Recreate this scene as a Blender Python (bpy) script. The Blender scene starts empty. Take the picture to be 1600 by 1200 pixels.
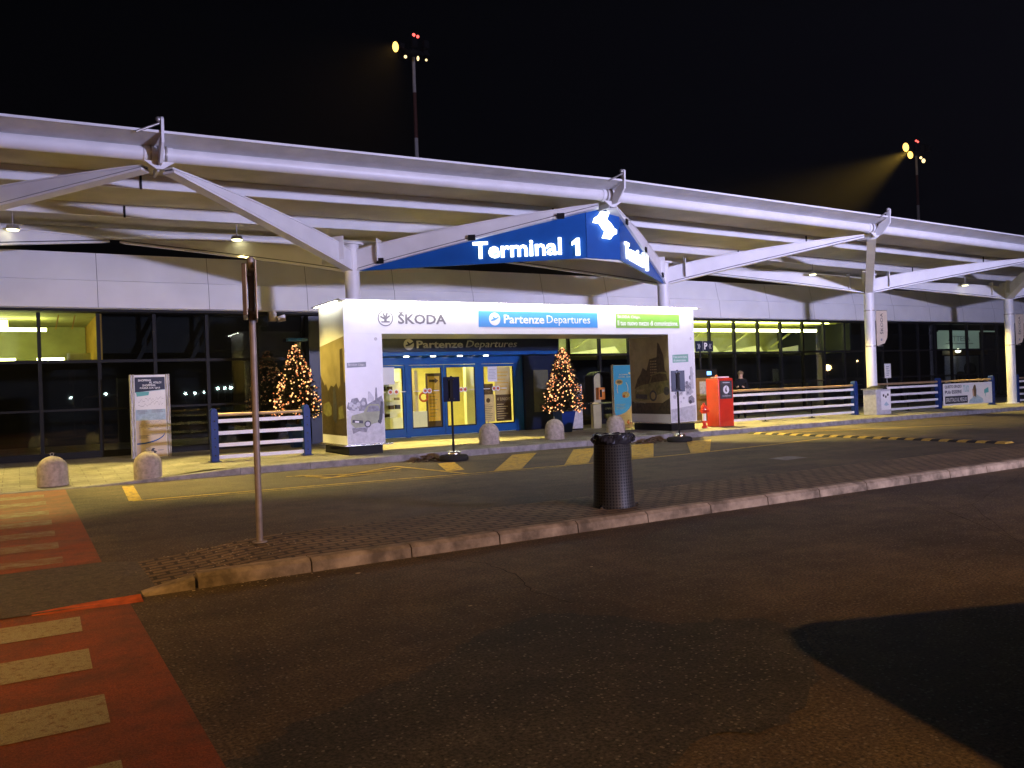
import bpy, math, random
from mathutils import Vector, Matrix
random.seed(7)
R = math.radians
S = bpy.context.scene
COL = S.collection

# ------------------------------------------------------------------ camera
yaw, pit, rol = 0.537574, 0.0034216, 0.0356908
fw = Vector((math.sin(yaw)*math.cos(pit), math.cos(yaw)*math.cos(pit), math.sin(pit)))
rt = Vector((math.cos(yaw), -math.sin(yaw), 0)); up = rt.cross(fw)
r2 = rt*math.cos(rol) - up*math.sin(rol); u2 = rt*math.sin(rol) + up*math.cos(rol)
cam = bpy.data.cameras.new('camera'); cam.lens = 1298.28/1600*36; cam.sensor_width = 36
cam.clip_start = 0.05; cam.clip_end = 2000
co = bpy.data.objects.new('camera', cam); COL.objects.link(co)
M4 = Matrix((( r2.x, u2.x, -fw.x, 0), (r2.y, u2.y, -fw.y, 0), (r2.z, u2.z, -fw.z, 1.65), (0, 0, 0, 1)))
co.matrix_world = M4
S.camera = co

# ------------------------------------------------------------------ night sky and lights
W = bpy.data.worlds.new('World'); S.world = W; W.use_nodes = True
nt = W.node_tree; nt.nodes.clear()
wo = nt.nodes.new('ShaderNodeOutputWorld'); bg = nt.nodes.new('ShaderNodeBackground')
sky = nt.nodes.new('ShaderNodeTexSky'); sky.sky_type = 'NISHITA'; sky.sun_disc = False
sky.sun_elevation = R(-9); sky.sun_rotation = R(200)
mixw = nt.nodes.new('ShaderNodeMix'); mixw.data_type = 'RGBA'; mixw.blend_type = 'ADD'; mixw.inputs[0].default_value = 1
mixw.inputs[7].default_value = (0.0005, 0.0006, 0.0009, 1)
nt.links.new(sky.outputs[0], mixw.inputs[6]); nt.links.new(mixw.outputs[2], bg.inputs[0])
bg.inputs[1].default_value = 1.0; nt.links.new(bg.outputs[0], wo.inputs[0])
sky.sun_intensity = 0.1
vs = S.view_settings; vs.view_transform = 'Standard'; vs.look = 'None'; vs.exposure = 0; vs.gamma = 1

def spot(name, loc, tgt, power, color, size, blend=0.5, radius=0.2):
    l = bpy.data.lights.new(name, 'SPOT'); l.energy = power; l.color = color; l.spot_size = R(size); l.spot_blend = blend
    l.shadow_soft_size = radius
    o = bpy.data.objects.new(name, l); COL.objects.link(o); o.location = loc
    o.rotation_euler = (Vector(tgt)-Vector(loc)).to_track_quat('-Z', 'Y').to_euler(); return o
def area(name, loc, tgt, power, color, sx, sy):
    l = bpy.data.lights.new(name, 'AREA'); l.shape = 'RECTANGLE'; l.size = sx; l.size_y = sy; l.energy = power; l.color = color
    o = bpy.data.objects.new(name, l); COL.objects.link(o); o.location = loc
    o.rotation_euler = (Vector(tgt)-Vector(loc)).to_track_quat('-Z', 'Y').to_euler(); return o

PURPLE = (0.62, 0.60, 1.0); SODIUM = (1.0, 0.50, 0.16); YEL = (1.0, 0.80, 0.28)
spot('street_and_fill_light', (24.0, -7.0, 9.0), (21, 13, 0), 2300, (1.0, 0.50, 0.18), 64, 0.9, 0.25)    # added warm fill that brightens the lane, no lamp known there
# bank of cold floods on a low mount, tilted up at the canopy
for fx, az, pw in ((14.2, -8, 18500), (15.0, 4, 9500), (15.8, 36, 22000)):
    spot('flood_light', (fx, -9.8, 3.8), (fx+math.sin(R(az))*30, -9.8+math.cos(R(az))*30, 3.8+30*math.tan(R(34))), pw, PURPLE, 110, 0.5, 0.4)
spot('street_and_fill_light', (6.0, -9.0, 9.0), (7, 1, 0), 4900, (1.0, 0.51, 0.17), 86, 0.8, 0.12)  # street lamp behind the camera
spot('street_and_fill_light', (-9.0, 2.0, 9.0), (-3.8, 9.5, 0), 6300, (1.0, 0.53, 0.17), 64, 0.9, 0.25)   # street lamp over the crossing
spot('street_and_fill_light', (-14.0, 20.0, 6.6), (9, 21.3, 0.6), 5500, (1.0, 0.75, 0.28), 36, 0.7, 0.3)  # lamp at the end of the walkway
DOWN = [(0.03, 21.85, 5.70), (4.91, 21.60, 5.72), (10.00, 21.60, 5.65), (19.80, 21.40, 5.60), (25.75, 20.90, 5.55), (35.60, 20.90, 5.46)]
for d in DOWN:
    spot('down_light', (d[0], d[1]-0.02, d[2]-0.16), (d[0], d[1]-2.3, 0), 6500 if 8 < d[0] < 21 else 2700, (1.0, 0.76, 0.20), 74, 0.35, 0.12)

# ------------------------------------------------------------------ materials
def newmat(name):
    m = bpy.data.materials.new(name); m.use_nodes = True; return m, m.node_tree, m.node_tree.nodes['Principled BSDF']
def noise_ramp(nt, scale, lo, hi, coord='Object', detail=6, rough=0.6, p0=0.35, p1=0.65, vec=None):
    tc = nt.nodes.new('ShaderNodeTexCoord'); n = nt.nodes.new('ShaderNodeTexNoise'); n.inputs['Scale'].default_value = scale
    n.inputs['Detail'].default_value = detail; n.inputs['Roughness'].default_value = rough
    if vec:
        mp = nt.nodes.new('ShaderNodeMapping'); mp.inputs['Scale'].default_value = vec
        nt.links.new(tc.outputs[coord], mp.inputs[0]); nt.links.new(mp.outputs[0], n.inputs['Vector'])
    else: nt.links.new(tc.outputs[coord], n.inputs['Vector'])
    r = nt.nodes.new('ShaderNodeValToRGB'); r.color_ramp.elements[0].position = p0; r.color_ramp.elements[1].position = p1
    r.color_ramp.elements[0].color = (*lo, 1) if isinstance(lo, tuple) else (lo, lo, lo, 1)
    r.color_ramp.elements[1].color = (*hi, 1) if isinstance(hi, tuple) else (hi, hi, hi, 1)
    nt.links.new(n.outputs['Fac'], r.inputs[0]); return r, n
def mul(nt, a, b, fac=1, mode='MULTIPLY'):
    m = nt.nodes.new('ShaderNodeMix'); m.data_type = 'RGBA'; m.blend_type = mode; m.inputs[0].default_value = fac
    for s, i in ((a, 6), (b, 7)):
        if isinstance(s, tuple): m.inputs[i].default_value = (*s, 1)
        else: nt.links.new(s, m.inputs[i])
    return m.outputs[2]
def paint(name, c, rough=0.5, metal=0.0, dirt=0.15, scale=3.0, bump=0.0, bscale=60, coat=0):
    m, nt, b = newmat(name); b.inputs['Specular IOR Level'].default_value = 0.5 if max(c) > 0.4 or metal else 0.22; b.inputs['Roughness'].default_value = rough; b.inputs['Metallic'].default_value = metal
    lo = tuple(max(0, x*(1-dirt)) for x in c); hi = tuple(min(1, x*(1+dirt*0.4)) for x in c)
    r, _ = noise_ramp(nt, scale, lo, hi); nt.links.new(r.outputs[0], b.inputs['Base Color'])
    if coat: b.inputs['Coat Weight'].default_value = coat
    if bump:
        r3, n3 = noise_ramp(nt, bscale, 0.0, 1.0); bp = nt.nodes.new('ShaderNodeBump'); bp.inputs['Strength'].default_value = bump
        bp.inputs['Distance'].default_value = 0.01; nt.links.new(n3.outputs['Fac'], bp.inputs['Height']); nt.links.new(bp.outputs[0], b.inputs['Normal'])
    return m
def emit(name, c, s):
    m, nt, b = newmat(name); b.inputs['Base Color'].default_value = (*c, 1); b.inputs['Emission Color'].default_value = (*c, 1)
    b.inputs['Emission Strength'].default_value = s; return m
def asphalt(name, base, warm):
    m, nt, b = newmat(name); b.inputs['Roughness'].default_value = 0.8
    big, _ = noise_ramp(nt, 0.35, 0.62, 1.3, detail=8, rough=0.7, p0=.4, p1=.6)
    mid, _ = noise_ramp(nt, 3.0, 0.75, 1.2, detail=8, rough=0.7)
    fine, nf = noise_ramp(nt, 48, 0.10, 2.5, detail=3, rough=0.7, p0=0.3, p1=0.72)
    streak, _ = noise_ramp(nt, 1.0, 0.8, 1.12, vec=(0.12, 2.2, 1), detail=5)
    c = mul(nt, base, big.outputs[0]); c = mul(nt, c, mid.outputs[0]); c = mul(nt, c, fine.outputs[0]); c = mul(nt, c, streak.outputs[0])
    # pale aggregate chips
    tc = nt.nodes.new('ShaderNodeTexCoord'); v = nt.nodes.new('ShaderNodeTexVoronoi'); v.inputs['Scale'].default_value = 42
    nt.links.new(tc.outputs['Object'], v.inputs['Vector'])
    sep = nt.nodes.new('ShaderNodeSeparateColor'); nt.links.new(v.outputs['Color'], sep.inputs[0])
    gt = nt.nodes.new('ShaderNodeMath'); gt.operation = 'GREATER_THAN'; gt.inputs[1].default_value = 0.84; nt.links.new(sep.outputs[0], gt.inputs[0])
    lt = nt.nodes.new('ShaderNodeMath'); lt.operation = 'LESS_THAN'; lt.inputs[1].default_value = 0.35; nt.links.new(v.outputs['Distance'], lt.inputs[0])
    an = nt.nodes.new('ShaderNodeMath'); an.operation = 'MULTIPLY'; nt.links.new(gt.outputs[0], an.inputs[0]); nt.links.new(lt.outputs[0], an.inputs[1])
    mm = nt.nodes.new('ShaderNodeMix'); mm.data_type = 'RGBA'; nt.links.new(an.outputs[0], mm.inputs[0]); nt.links.new(c, mm.inputs[6])
    mm.inputs[7].default_value = (*warm, 1); nt.links.new(mm.outputs[2], b.inputs['Base Color'])
    bp = nt.nodes.new('ShaderNodeBump'); bp.inputs['Strength'].default_value = 0.7; bp.inputs['Distance'].default_value = 0.006
    nt.links.new(nf.outputs['Fac'], bp.inputs['Height']); nt.links.new(bp.outputs[0], b.inputs['Normal'])
    return m
def worn(name, c, under, scale=7, p0=0.38, p1=0.5, fine=120):
    """road paint worn through to what lies under it"""
    m, nt, b = newmat(name); b.inputs['Roughness'].default_value = 0.75
    r, _ = noise_ramp(nt, scale, under, c, detail=10, rough=0.75, p0=p0, p1=p1)
    f, nf = noise_ramp(nt, fine, 0.6, 1.25, detail=3)
    nt.links.new(mul(nt, r.outputs[0], f.outputs[0]), b.inputs['Base Color'])
    bp = nt.nodes.new('ShaderNodeBump'); bp.inputs['Strength'].default_value = 0.5; bp.inputs['Distance'].default_value = 0.005
    nt.links.new(nf.outputs['Fac'], bp.inputs['Height']); nt.links.new(bp.outputs[0], b.inputs['Normal'])
    return m
def pavers(name, base, w, h, mortar, dirtc):
    m, nt, b = newmat(name); b.inputs['Roughness'].default_value = 0.8
    tc = nt.nodes.new('ShaderNodeTexCoord'); mp = nt.nodes.new('ShaderNodeMapping'); nt.links.new(tc.outputs['Object'], mp.inputs[0])
    br = nt.nodes.new('ShaderNodeTexBrick'); br.inputs['Scale'].default_value = 1; br.inputs['Brick Width'].default_value = w; br.inputs['Row Height'].default_value = h
    br.inputs['Mortar Size'].default_value = mortar; br.inputs['Mortar Smooth'].default_value = 0.3
    br.inputs['Color1'].default_value = (*base, 1); br.inputs['Color2'].default_value = (*[x*0.78 for x in base], 1); br.inputs['Mortar'].default_value = (*[x*0.22 for x in base], 1)
    nt.links.new(mp.outputs[0], br.inputs['Vector'])
    d, _ = noise_ramp(nt, 1.3, 0.6, 1.2, detail=7, rough=0.7); f, nf = noise_ramp(nt, 70, 0.7, 1.3)
    c = mul(nt, br.outputs['Color'], d.outputs[0]); c = mul(nt, c, f.outputs[0]); nt.links.new(c, b.inputs['Base Color'])
    bp = nt.nodes.new('ShaderNodeBump'); bp.inputs['Strength'].default_value = 0.9; bp.inputs['Distance'].default_value = 0.01; bp.invert = True
    nt.links.new(br.outputs['Fac'], bp.inputs['Height']); nt.links.new(bp.outputs[0], b.inputs['Normal'])
    return m

M = {}
M['asphalt'] = asphalt('asphalt', (0.076, 0.055, 0.029), (0.20, 0.17, 0.12))
M['asphalt_dark'] = asphalt('asphalt_dark', (0.043, 0.038, 0.028), (0.20, 0.18, 0.14))
M['red_paint'] = worn('red_paint', (0.33, 0.080, 0.018), (0.15, 0.060, 0.025), 2.2, 0.34, 0.62)
M['stripe'] = worn('stripe_paint', (0.38, 0.34, 0.19), (0.20, 0.10, 0.04), 24, 0.34, 0.50)
M['stripe_far'] = worn('worn_stripe_paint', (0.33, 0.30, 0.18), (0.24, 0.10, 0.03), 5, 0.42, 0.66)
M['yellow_line'] = worn('yellow_line', (0.62, 0.40, 0.03), (0.12, 0.09, 0.05), 6, 0.36, 0.5)
M['island'] = pavers('island_pavers', (0.21, 0.145, 0.075), 0.26, 0.13, 0.020, None)
M['flush'] = worn('flush_concrete', (0.15, 0.12, 0.085), (0.055, 0.045, 0.032), 14, 0.36, 0.66, 60)
M['kerb'] = paint('kerb_stone', (0.36, 0.29, 0.20), 0.85, dirt=0.6, scale=4, bump=0.5)
M['kerb_far'] = paint('kerb_stone_grey', (0.27, 0.26, 0.26), 0.85, dirt=0.35, scale=5, bump=0.4)
M['kerb_red'] = paint('kerb_orange', (0.55, 0.11, 0.02), 0.8, dirt=0.4, scale=9)
M['walk'] = pavers('walk_pavers', (0.25, 0.235, 0.20), 0.6, 0.3, 0.006, None)
M['crack'] = paint('crack', (0.018, 0.015, 0.012), 0.9)
M['litter'] = paint('litter', (0.5, 0.42, 0.3), 0.8)
M['white'] = paint('white_steel', (0.74, 0.74, 0.75), 0.42, dirt=0.10, scale=1.2)
M['soffit'] = paint('soffit_sheet', (0.52, 0.49, 0.38), 0.6, dirt=0.2, scale=1.0)
M['fascia'] = paint('fascia_panel', (0.76, 0.76, 0.77), 0.5, dirt=0.08, scale=0.8)
M['gutter_grey'] = paint('gutter_grey', (0.46, 0.46, 0.46), 0.6, dirt=0.15, scale=2)
M['seam'] = paint('seam', (0.10, 0.10, 0.11), 0.7)
M['galv'] = paint('galvanised', (0.42, 0.40, 0.38), 0.4, 0.6, dirt=0.3, scale=8)
M['dark_frame'] = paint('dark_frame', (0.007, 0.0075, 0.009), 0.6)
M['black'] = paint('black', (0.008, 0.008, 0.009), 0.6)
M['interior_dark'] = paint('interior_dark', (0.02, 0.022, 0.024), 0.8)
M['blue'] = paint('blue_enamel', (0.010, 0.090, 0.32), 0.3, dirt=0.1, coat=0.2)
M['sign_blue'] = paint('sign_blue', (0.010, 0.085, 0.34), 0.4, dirt=0.08)
M['navy'] = paint('navy_panel', (0.008, 0.014, 0.04), 0.35, dirt=0.15)
M['post_blue'] = paint('post_blue', (0.006, 0.03, 0.17), 0.45, dirt=0.2, scale=9)
M['slat'] = paint('white_slat', (0.78, 0.77, 0.78), 0.4, dirt=0.08)
M['rail'] = paint('rail_wood', (0.40, 0.27, 0.15), 0.4, 0.3, dirt=0.2)
M['concrete'] = paint('bollard_stone', (0.38, 0.33, 0.29), 0.85, dirt=0.3, scale=12, bump=0.4)
M['ad_white'] = paint('poster_white', (0.75, 0.75, 0.76), 0.35, dirt=0.04)
M['ad_g1'] = paint('poster_grey_light', (0.50, 0.50, 0.53), 0.35, dirt=0.2, scale=9)
M['ad_g2'] = paint('poster_grey_mid', (0.27, 0.27, 0.31), 0.35, dirt=0.35, scale=14)
M['ad_g3'] = paint('poster_grey_dark', (0.07, 0.07, 0.08), 0.35, dirt=0.35, scale=14)
M['ad_green'] = paint('poster_green', (0.34, 0.37, 0.24), 0.35, dirt=0.2, scale=8)
M['ad_warm'] = paint('poster_khaki', (0.30, 0.25, 0.13), 0.35, dirt=0.2, scale=3)
M['ad_warmd'] = paint('poster_umber', (0.075, 0.058, 0.032), 0.35, dirt=0.4, scale=10)
M['tag_grey'] = paint('tag_grey', (0.28, 0.31, 0.33), 0.4)
M['tag_green'] = paint('tag_green', (0.22, 0.42, 0.33), 0.4)
M['brand_grey'] = paint('grey_letter', (0.19, 0.18, 0.21), 0.4)
M['panel_blue'] = paint('panel_blue', (0.06, 0.28, 0.66), 0.4, dirt=0.05)
M['blue_added_glow'] = emit('totem_blue_added_glow', (0.03, 0.24, 0.60), 0.45)  # glow added to brighten the totem print, no light box known there
M['lit_white'] = emit('backlit_white', (0.85, 0.85, 0.9), 0.7)
M['panel_green'] = paint('panel_green', (0.22, 0.46, 0.08), 0.4, dirt=0.1)
M['text_white'] = paint('white_letter', (0.8, 0.8, 0.8), 0.4, dirt=0.02)
M['ad_olive'] = paint('poster_olive', (0.19, 0.18, 0.075), 0.35, dirt=0.4, scale=8)
M['sign_grey'] = paint('sign_letter_grey', (0.55, 0.55, 0.50), 0.4)
M['text_grey'] = paint('dull_letter', (0.42, 0.42, 0.38), 0.45)
M['text_dark'] = paint('dark_letter', (0.03, 0.04, 0.07), 0.5)
M['letter_lit'] = emit('letter_lit', (0.93, 1.0, 0.93), 2.6)
M['strip'] = emit('strip_lamp', (1.0, 1.0, 0.80), 46)
M['tube'] = emit('tube_lamp', (1.0, 0.98, 0.36), 26)
M['down_lens'] = emit('down_lens', (1.0, 0.93, 0.5), 5)
M['pin'] = emit('pin_lens', (1.0, 0.95, 0.7), 7)
M['room_wall'] = paint('room_wall', (0.50, 0.50, 0.22), 0.8, dirt=0.25, scale=1.2)
M['room_warm'] = paint('room_warm', (0.62, 0.36, 0.06), 0.8, dirt=0.2)
M['shop_wall'] = paint('shop_wall', (0.80, 0.72, 0.36), 0.7, dirt=0.1)
M['shop_white'] = paint('shop_white', (0.82, 0.80, 0.55), 0.6, dirt=0.06)
M['poster_yellow'] = paint('poster_yellow', (0.80, 0.48, 0.05), 0.5)
M['poster_cream'] = paint('poster_cream', (0.75, 0.60, 0.28), 0.5)
M['brown'] = paint('brown_panel', (0.12, 0.075, 0.03), 0.5)
M['red'] = paint('red_enamel', (0.62, 0.03, 0.015), 0.35, dirt=0.12, coat=0.3)
M['ring_red'] = paint('red_ring', (0.6, 0.12, 0.04), 0.5)
M['rubber'] = paint('rubber', (0.02, 0.02, 0.02), 0.8)
M['rubber_yellow'] = paint('rubber_yellow', (0.50, 0.33, 0.05), 0.7, dirt=0.4, scale=14)
M['pot_blue'] = paint('pot_blue', (0.012, 0.035, 0.17), 0.3)
M['needle'] = paint('needle', (0.040, 0.034, 0.018), 0.7, dirt=0.4, scale=20)  # brown of the bulb glow mixed into the green needle colour
M['bark'] = paint('bark', (0.08, 0.05, 0.03), 0.9)
M['fairy'] = emit('fairy_lamp', (1.0, 0.50, 0.22), 2.0)
M['fairy_dim'] = emit('fairy_lamp_amber', (1.0, 0.30, 0.10), 0.8)
M['fairy_y'] = emit('fairy_lamp_gold', (1.0, 0.62, 0.20), 1.8)
M['chrome'] = paint('chrome', (0.75, 0.75, 0.75), 0.2, 1.0, dirt=0.05)
M['pole'] = paint('pole_steel', (0.30, 0.26, 0.23), 0.55, 0.4, dirt=0.25, scale=6)
M['sign_back'] = paint('sign_back', (0.20, 0.14, 0.08), 0.35, 0.6, dirt=0.3, scale=5)
M['beige'] = paint('beige_metal', (0.42, 0.38, 0.22), 0.5)
M['beige_dark'] = paint('beige_dark', (0.11, 0.11, 0.07), 0.5)
M['orange'] = paint('orange_plastic', (0.65, 0.20, 0.03), 0.4)
M['cloth'] = paint('dark_cloth', (0.012, 0.012, 0.016), 0.9)
M['skin'] = paint('skin', (0.50, 0.32, 0.24), 0.6)
M['hair'] = paint('hair', (0.20, 0.15, 0.09), 0.8)
M['mast'] = paint('mast_steel', (0.40, 0.38, 0.36), 0.5)
M['mast_red'] = paint('mast_red', (0.10, 0.04, 0.03), 0.6)
M['mast_lamp'] = emit('mast_lamp', (1.0, 0.58, 0.12), 3.2)
M['mast_small'] = emit('mast_small', (1.0, 0.75, 0.35), 2)
M['beacon'] = emit('beacon', (1.0, 0.10, 0.08), 3)
M['screen'] = emit('screen_blue', (0.15, 0.45, 1.0), 2.6)
M['far_white'] = emit('far_white', (0.75, 1.0, 0.9), 90)
M['far_orange'] = emit('far_orange', (1.0, 0.62, 0.25), 80)
M['van'] = paint('van_paint', (0.5, 0.5, 0.5), 0.3, 0.3)
M['teal'] = paint('teal', (0.10, 0.42, 0.42), 0.5)
M['pale_blue'] = paint('pale_blue', (0.36, 0.50, 0.60), 0.5, dirt=0.2, scale=12)
M['sand'] = paint('sand', (0.66, 0.56, 0.42), 0.5, dirt=0.1)
M['panel_lit'] = emit('lit_panel', (0.40, 0.52, 0.46), 0.32)
# soft backlit look for the glowing ad inside the hall
def glassmat(name, tint, ior=1.5):
    m = bpy.data.materials.new(name); m.use_nodes = True; nt = m.node_tree; nt.nodes.clear()
    o = nt.nodes.new('ShaderNodeOutputMaterial'); mx = nt.nodes.new('ShaderNodeMixShader'); t = nt.nodes.new('ShaderNodeBsdfTransparent')
    g = nt.nodes.new('ShaderNodeBsdfGlossy'); f = nt.nodes.new('ShaderNodeFresnel'); f.inputs[0].default_value = ior
    t.inputs[0].default_value = (*tint, 1); g.inputs['Roughness'].default_value = 0.015; g.inputs[0].default_value = (0.9, 0.95, 1.0, 1)
    nt.links.new(f.outputs[0], mx.inputs[0]); nt.links.new(t.outputs[0], mx.inputs[1]); nt.links.new(g.outputs[0], mx.inputs[2]); nt.links.new(mx.outputs[0], o.inputs[0])
    return m
M['glass'] = glassmat('glass', (0.62, 0.68, 0.66), 1.6); M['door_glass'] = glassmat('door_glass', (0.92, 0.93, 0.85), 1.35)
def perforated():
    m, nt, b = newmat('perforated_steel'); b.inputs['Roughness'].default_value = 0.5; b.inputs['Metallic'].default_value = 0.25
    tc = nt.nodes.new('ShaderNodeTexCoord'); sp = nt.nodes.new('ShaderNodeSeparateXYZ'); nt.links.new(tc.outputs['Object'], sp.inputs[0])
    def ma(op, a, b_=None):
        n = nt.nodes.new('ShaderNodeMath'); n.operation = op
        for i, v in enumerate((a, b_)):
            if v is None: continue
            if isinstance(v, (int, float)): n.inputs[i].default_value = v
            else: nt.links.new(v, n.inputs[i])
        return n.outputs[0]
    an = ma('MULTIPLY', ma('ARCTAN2', sp.outputs[0], sp.outputs[1]), 42/(2*math.pi)); zz = ma('MULTIPLY', sp.outputs[2], 27)
    fa = ma('SUBTRACT', ma('FRACT', ma('ADD', an, 100)), 0.5); fz = ma('SUBTRACT', ma('FRACT', zz), 0.5)
    d = ma('ADD', ma('MULTIPLY', fa, fa), ma('MULTIPLY', fz, fz)); h = ma('LESS_THAN', d, 0.10)
    mx = nt.nodes.new('ShaderNodeMix'); mx.data_type = 'RGBA'; nt.links.new(h, mx.inputs[0])
    mx.inputs[6].default_value = (0.055, 0.053, 0.048, 1); mx.inputs[7].default_value = (0.008, 0.008, 0.008, 1)
    nt.links.new(mx.outputs[2], b.inputs['Base Color'])
    bp = nt.nodes.new('ShaderNodeBump'); bp.invert = True; bp.inputs['Strength'].default_value = 0.8; bp.inputs['Distance'].default_value = 0.004
    nt.links.new(h, bp.inputs['Height']); nt.links.new(bp.outputs[0], b.inputs['Normal']); return m
M['perf'] = perforated()
M['bag'] = paint('bin_bag', (0.03, 0.03, 0.035), 0.22, dirt=0.2)

# ------------------------------------------------------------------ mesh helpers
class MB:
    def __init__(s): s.v = []; s.f = []; s.m = []; s.sm = []; s.mats = []
    def mi(s, m):
        if isinstance(m, str): m = M[m]
        if m not in s.mats: s.mats.append(m)
        return s.mats.index(m)
    def add(s, vs, fs, m, smooth=False):
        o = len(s.v); s.v += [Vector(p) for p in vs]; k = s.mi(m)
        for f in fs: s.f.append([i+o for i in f]); s.m.append(k); s.sm.append(smooth)
        return s
    def box(s, x0, x1, y0, y1, z0, z1, m):
        return s.add([(x0,y0,z0),(x1,y0,z0),(x1,y1,z0),(x0,y1,z0),(x0,y0,z1),(x1,y0,z1),(x1,y1,z1),(x0,y1,z1)],
                     [(0,3,2,1),(4,5,6,7),(0,1,5,4),(1,2,6,5),(2,3,7,6),(3,0,4,7)], m)
    def prism(s, poly, o, u, v, depth, m, n=None, off=0.0):
        """polygon in the (u,v) plane, extruded by depth along n = u x v"""
        o = Vector(o); u = Vector(u).normalized(); v = Vector(v).normalized(); n = Vector(n) if n else u.cross(v)
        k = len(poly); a = [o+u*p[0]+v*p[1]+n*off for p in poly]; b = [q+n*depth for q in a]
        A = sum(poly[i][0]*poly[(i+1)%k][1]-poly[(i+1)%k][0]*poly[i][1] for i in range(k))
        fs = [tuple(range(k, 2*k)), tuple(range(k-1, -1, -1))] + [(i, (i+1)%k, (i+1)%k+k, i+k) for i in range(k)]
        if A < 0: fs = [tuple(reversed(f)) for f in fs]
        return s.add(a+b, fs, m)
    def cyl(s, p0, p1, r0, r1=None, m='white', seg=20, caps=True):
        p0 = Vector(p0); p1 = Vector(p1); r1 = r0 if r1 is None else r1; d = (p1-p0).normalized()
        a = d.orthogonal().normalized(); b = d.cross(a); vs = []
        for p, r in ((p0, r0), (p1, r1)):
            for i in range(seg):
                t = 2*math.pi*i/seg; vs.append(p+(a*math.cos(t)+b*math.sin(t))*r)
        s.add(vs, [(i, (i+1)%seg, (i+1)%seg+seg, i+seg) for i in range(seg)], m, True)
        if caps: s.add(vs, [tuple(range(seg-1, -1, -1)), tuple(range(seg, 2*seg))], m)
        return s
    def tube(s, pts, r, m, seg=10):
        for i in range(len(pts)-1): s.cyl(pts[i], pts[i+1], r, r, m, seg)
        return s
    def lathe(s, c, prof, m, seg=28, jit=None):
        c = Vector(c); vs = []; n = len(prof)
        for (r, z) in prof:
            for i in range(seg):
                t = 2*math.pi*i/seg; rr = r+(jit(i, z) if jit else 0); vs.append(c+Vector((rr*math.cos(t), rr*math.sin(t), z)))
        fs = [(k*seg+i, k*seg+(i+1)%seg, (k+1)*seg+(i+1)%seg, (k+1)*seg+i) for k in range(n-1) for i in range(seg)]
        s.add(vs, fs, m, True)
        s.add(vs[:seg], [tuple(range(seg-1, -1, -1))], m); s.add(vs[-seg:], [tuple(range(seg))], m)
        return s
    def ball(s, c, r, m, seg=8, rings=5, sc=(1,1,1)):
        c = Vector(c); vs = [c+Vector((0,0,-r*sc[2]))]
        for k in range(1, rings):
            ph = math.pi*k/rings-math.pi/2
            for i in range(seg):
                t = 2*math.pi*i/seg; vs.append(c+Vector((math.cos(ph)*math.cos(t)*r*sc[0], math.cos(ph)*math.sin(t)*r*sc[1], math.sin(ph)*r*sc[2])))
        vs.append(c+Vector((0,0,r*sc[2]))); L = len(vs)-1
        fs = [(0, 1+(i+1)%seg, 1+i) for i in range(seg)]
        for k in range(rings-2):
            for i in range(seg): a = 1+k*seg; fs.append((a+i, a+(i+1)%seg, a+seg+(i+1)%seg, a+seg+i))
        a = 1+(rings-2)*seg; fs += [(a+i, a+(i+1)%seg, L) for i in range(seg)]
        return s.add(vs, fs, m, True)
    def disc(s, o, u, v, r, m, depth=0.002, seg=24, off=0.0, c=(0,0), sy=1):
        return s.prism([(c[0]+r*math.cos(2*math.pi*i/seg), c[1]+sy*r*math.sin(2*math.pi*i/seg)) for i in range(seg)], o, u, v, depth, m, off=off)
    def text(s, txt, o, u, v, w, h, m, depth=0.004, bold=0.0, shear=0.0, off=0.0):
        cu = bpy.data.curves.new('t', 'FONT'); cu.body = txt; cu.size = 1; cu.offset = bold; cu.shear = shear; cu.extrude = 0.5; cu.resolution_u = 2
        ob = bpy.data.objects.new('t', cu); COL.objects.link(ob); dg = bpy.context.evaluated_depsgraph_get(); dg.update()
        me = bpy.data.meshes.new_from_object(ob.evaluated_get(dg)); bpy.data.objects.remove(ob)
        P = [x.co.copy() for x in me.vertices]
        x0 = min(p.x for p in P); x1 = max(p.x for p in P); y0 = min(p.y for p in P); y1 = max(p.y for p in P)
        o = Vector(o); u = Vector(u).normalized(); v = Vector(v).normalized(); n = u.cross(v)
        vs = [o+u*((p.x-x0)/(x1-x0)*w)+v*((p.y-y0)/(y1-y0)*h)+n*(off+(depth if p.z > 0 else 0)) for p in P]
        s.add(vs, [tuple(f.vertices) for f in me.polygons], m); bpy.data.meshes.remove(me); return s
    def build(s, name, parent=None, loc=None, bevel=0.0):
        L = Vector(parent_loc(parent)) if parent else Vector(loc if loc is not None else (0,0,0))
        me = bpy.data.meshes.new(name); me.from_pydata([tuple(p-L) for p in s.v], [], s.f); me.validate(verbose=False)
        for mt in s.mats: me.materials.append(mt)
        if len(me.polygons) == len(s.f):
            for i, p in enumerate(me.polygons): p.material_index = s.m[i]; p.use_smooth = s.sm[i]
        me.update(); o = bpy.data.objects.new(name, me); COL.objects.link(o)
        if parent: o.parent = parent
        else: o.location = L
        if bevel:
            b = o.modifiers.new('bevel', 'BEVEL'); b.width = bevel; b.segments = 2; b.limit_method = 'ANGLE'
        return o
def parent_loc(p):
    v = Vector((0,0,0))
    while p: v += p.location; p = p.parent
    return v
def tag(o, label=None, cat=None, group=None, kind=None):
    if label: o['label'] = label
    if cat: o['category'] = cat
    if group: o['group'] = group
    if kind: o['kind'] = kind
    return o
def thing(name, label, cat, loc, group=None):
    o = bpy.data.objects.new(name, None); COL.objects.link(o); o.location = loc; o.empty_display_size = 0.3
    return tag(o, label, cat, group)
def struct(mb, name, loc=None): return tag(mb.build(name, loc=loc), kind='structure')
KIDS = {}
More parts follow.
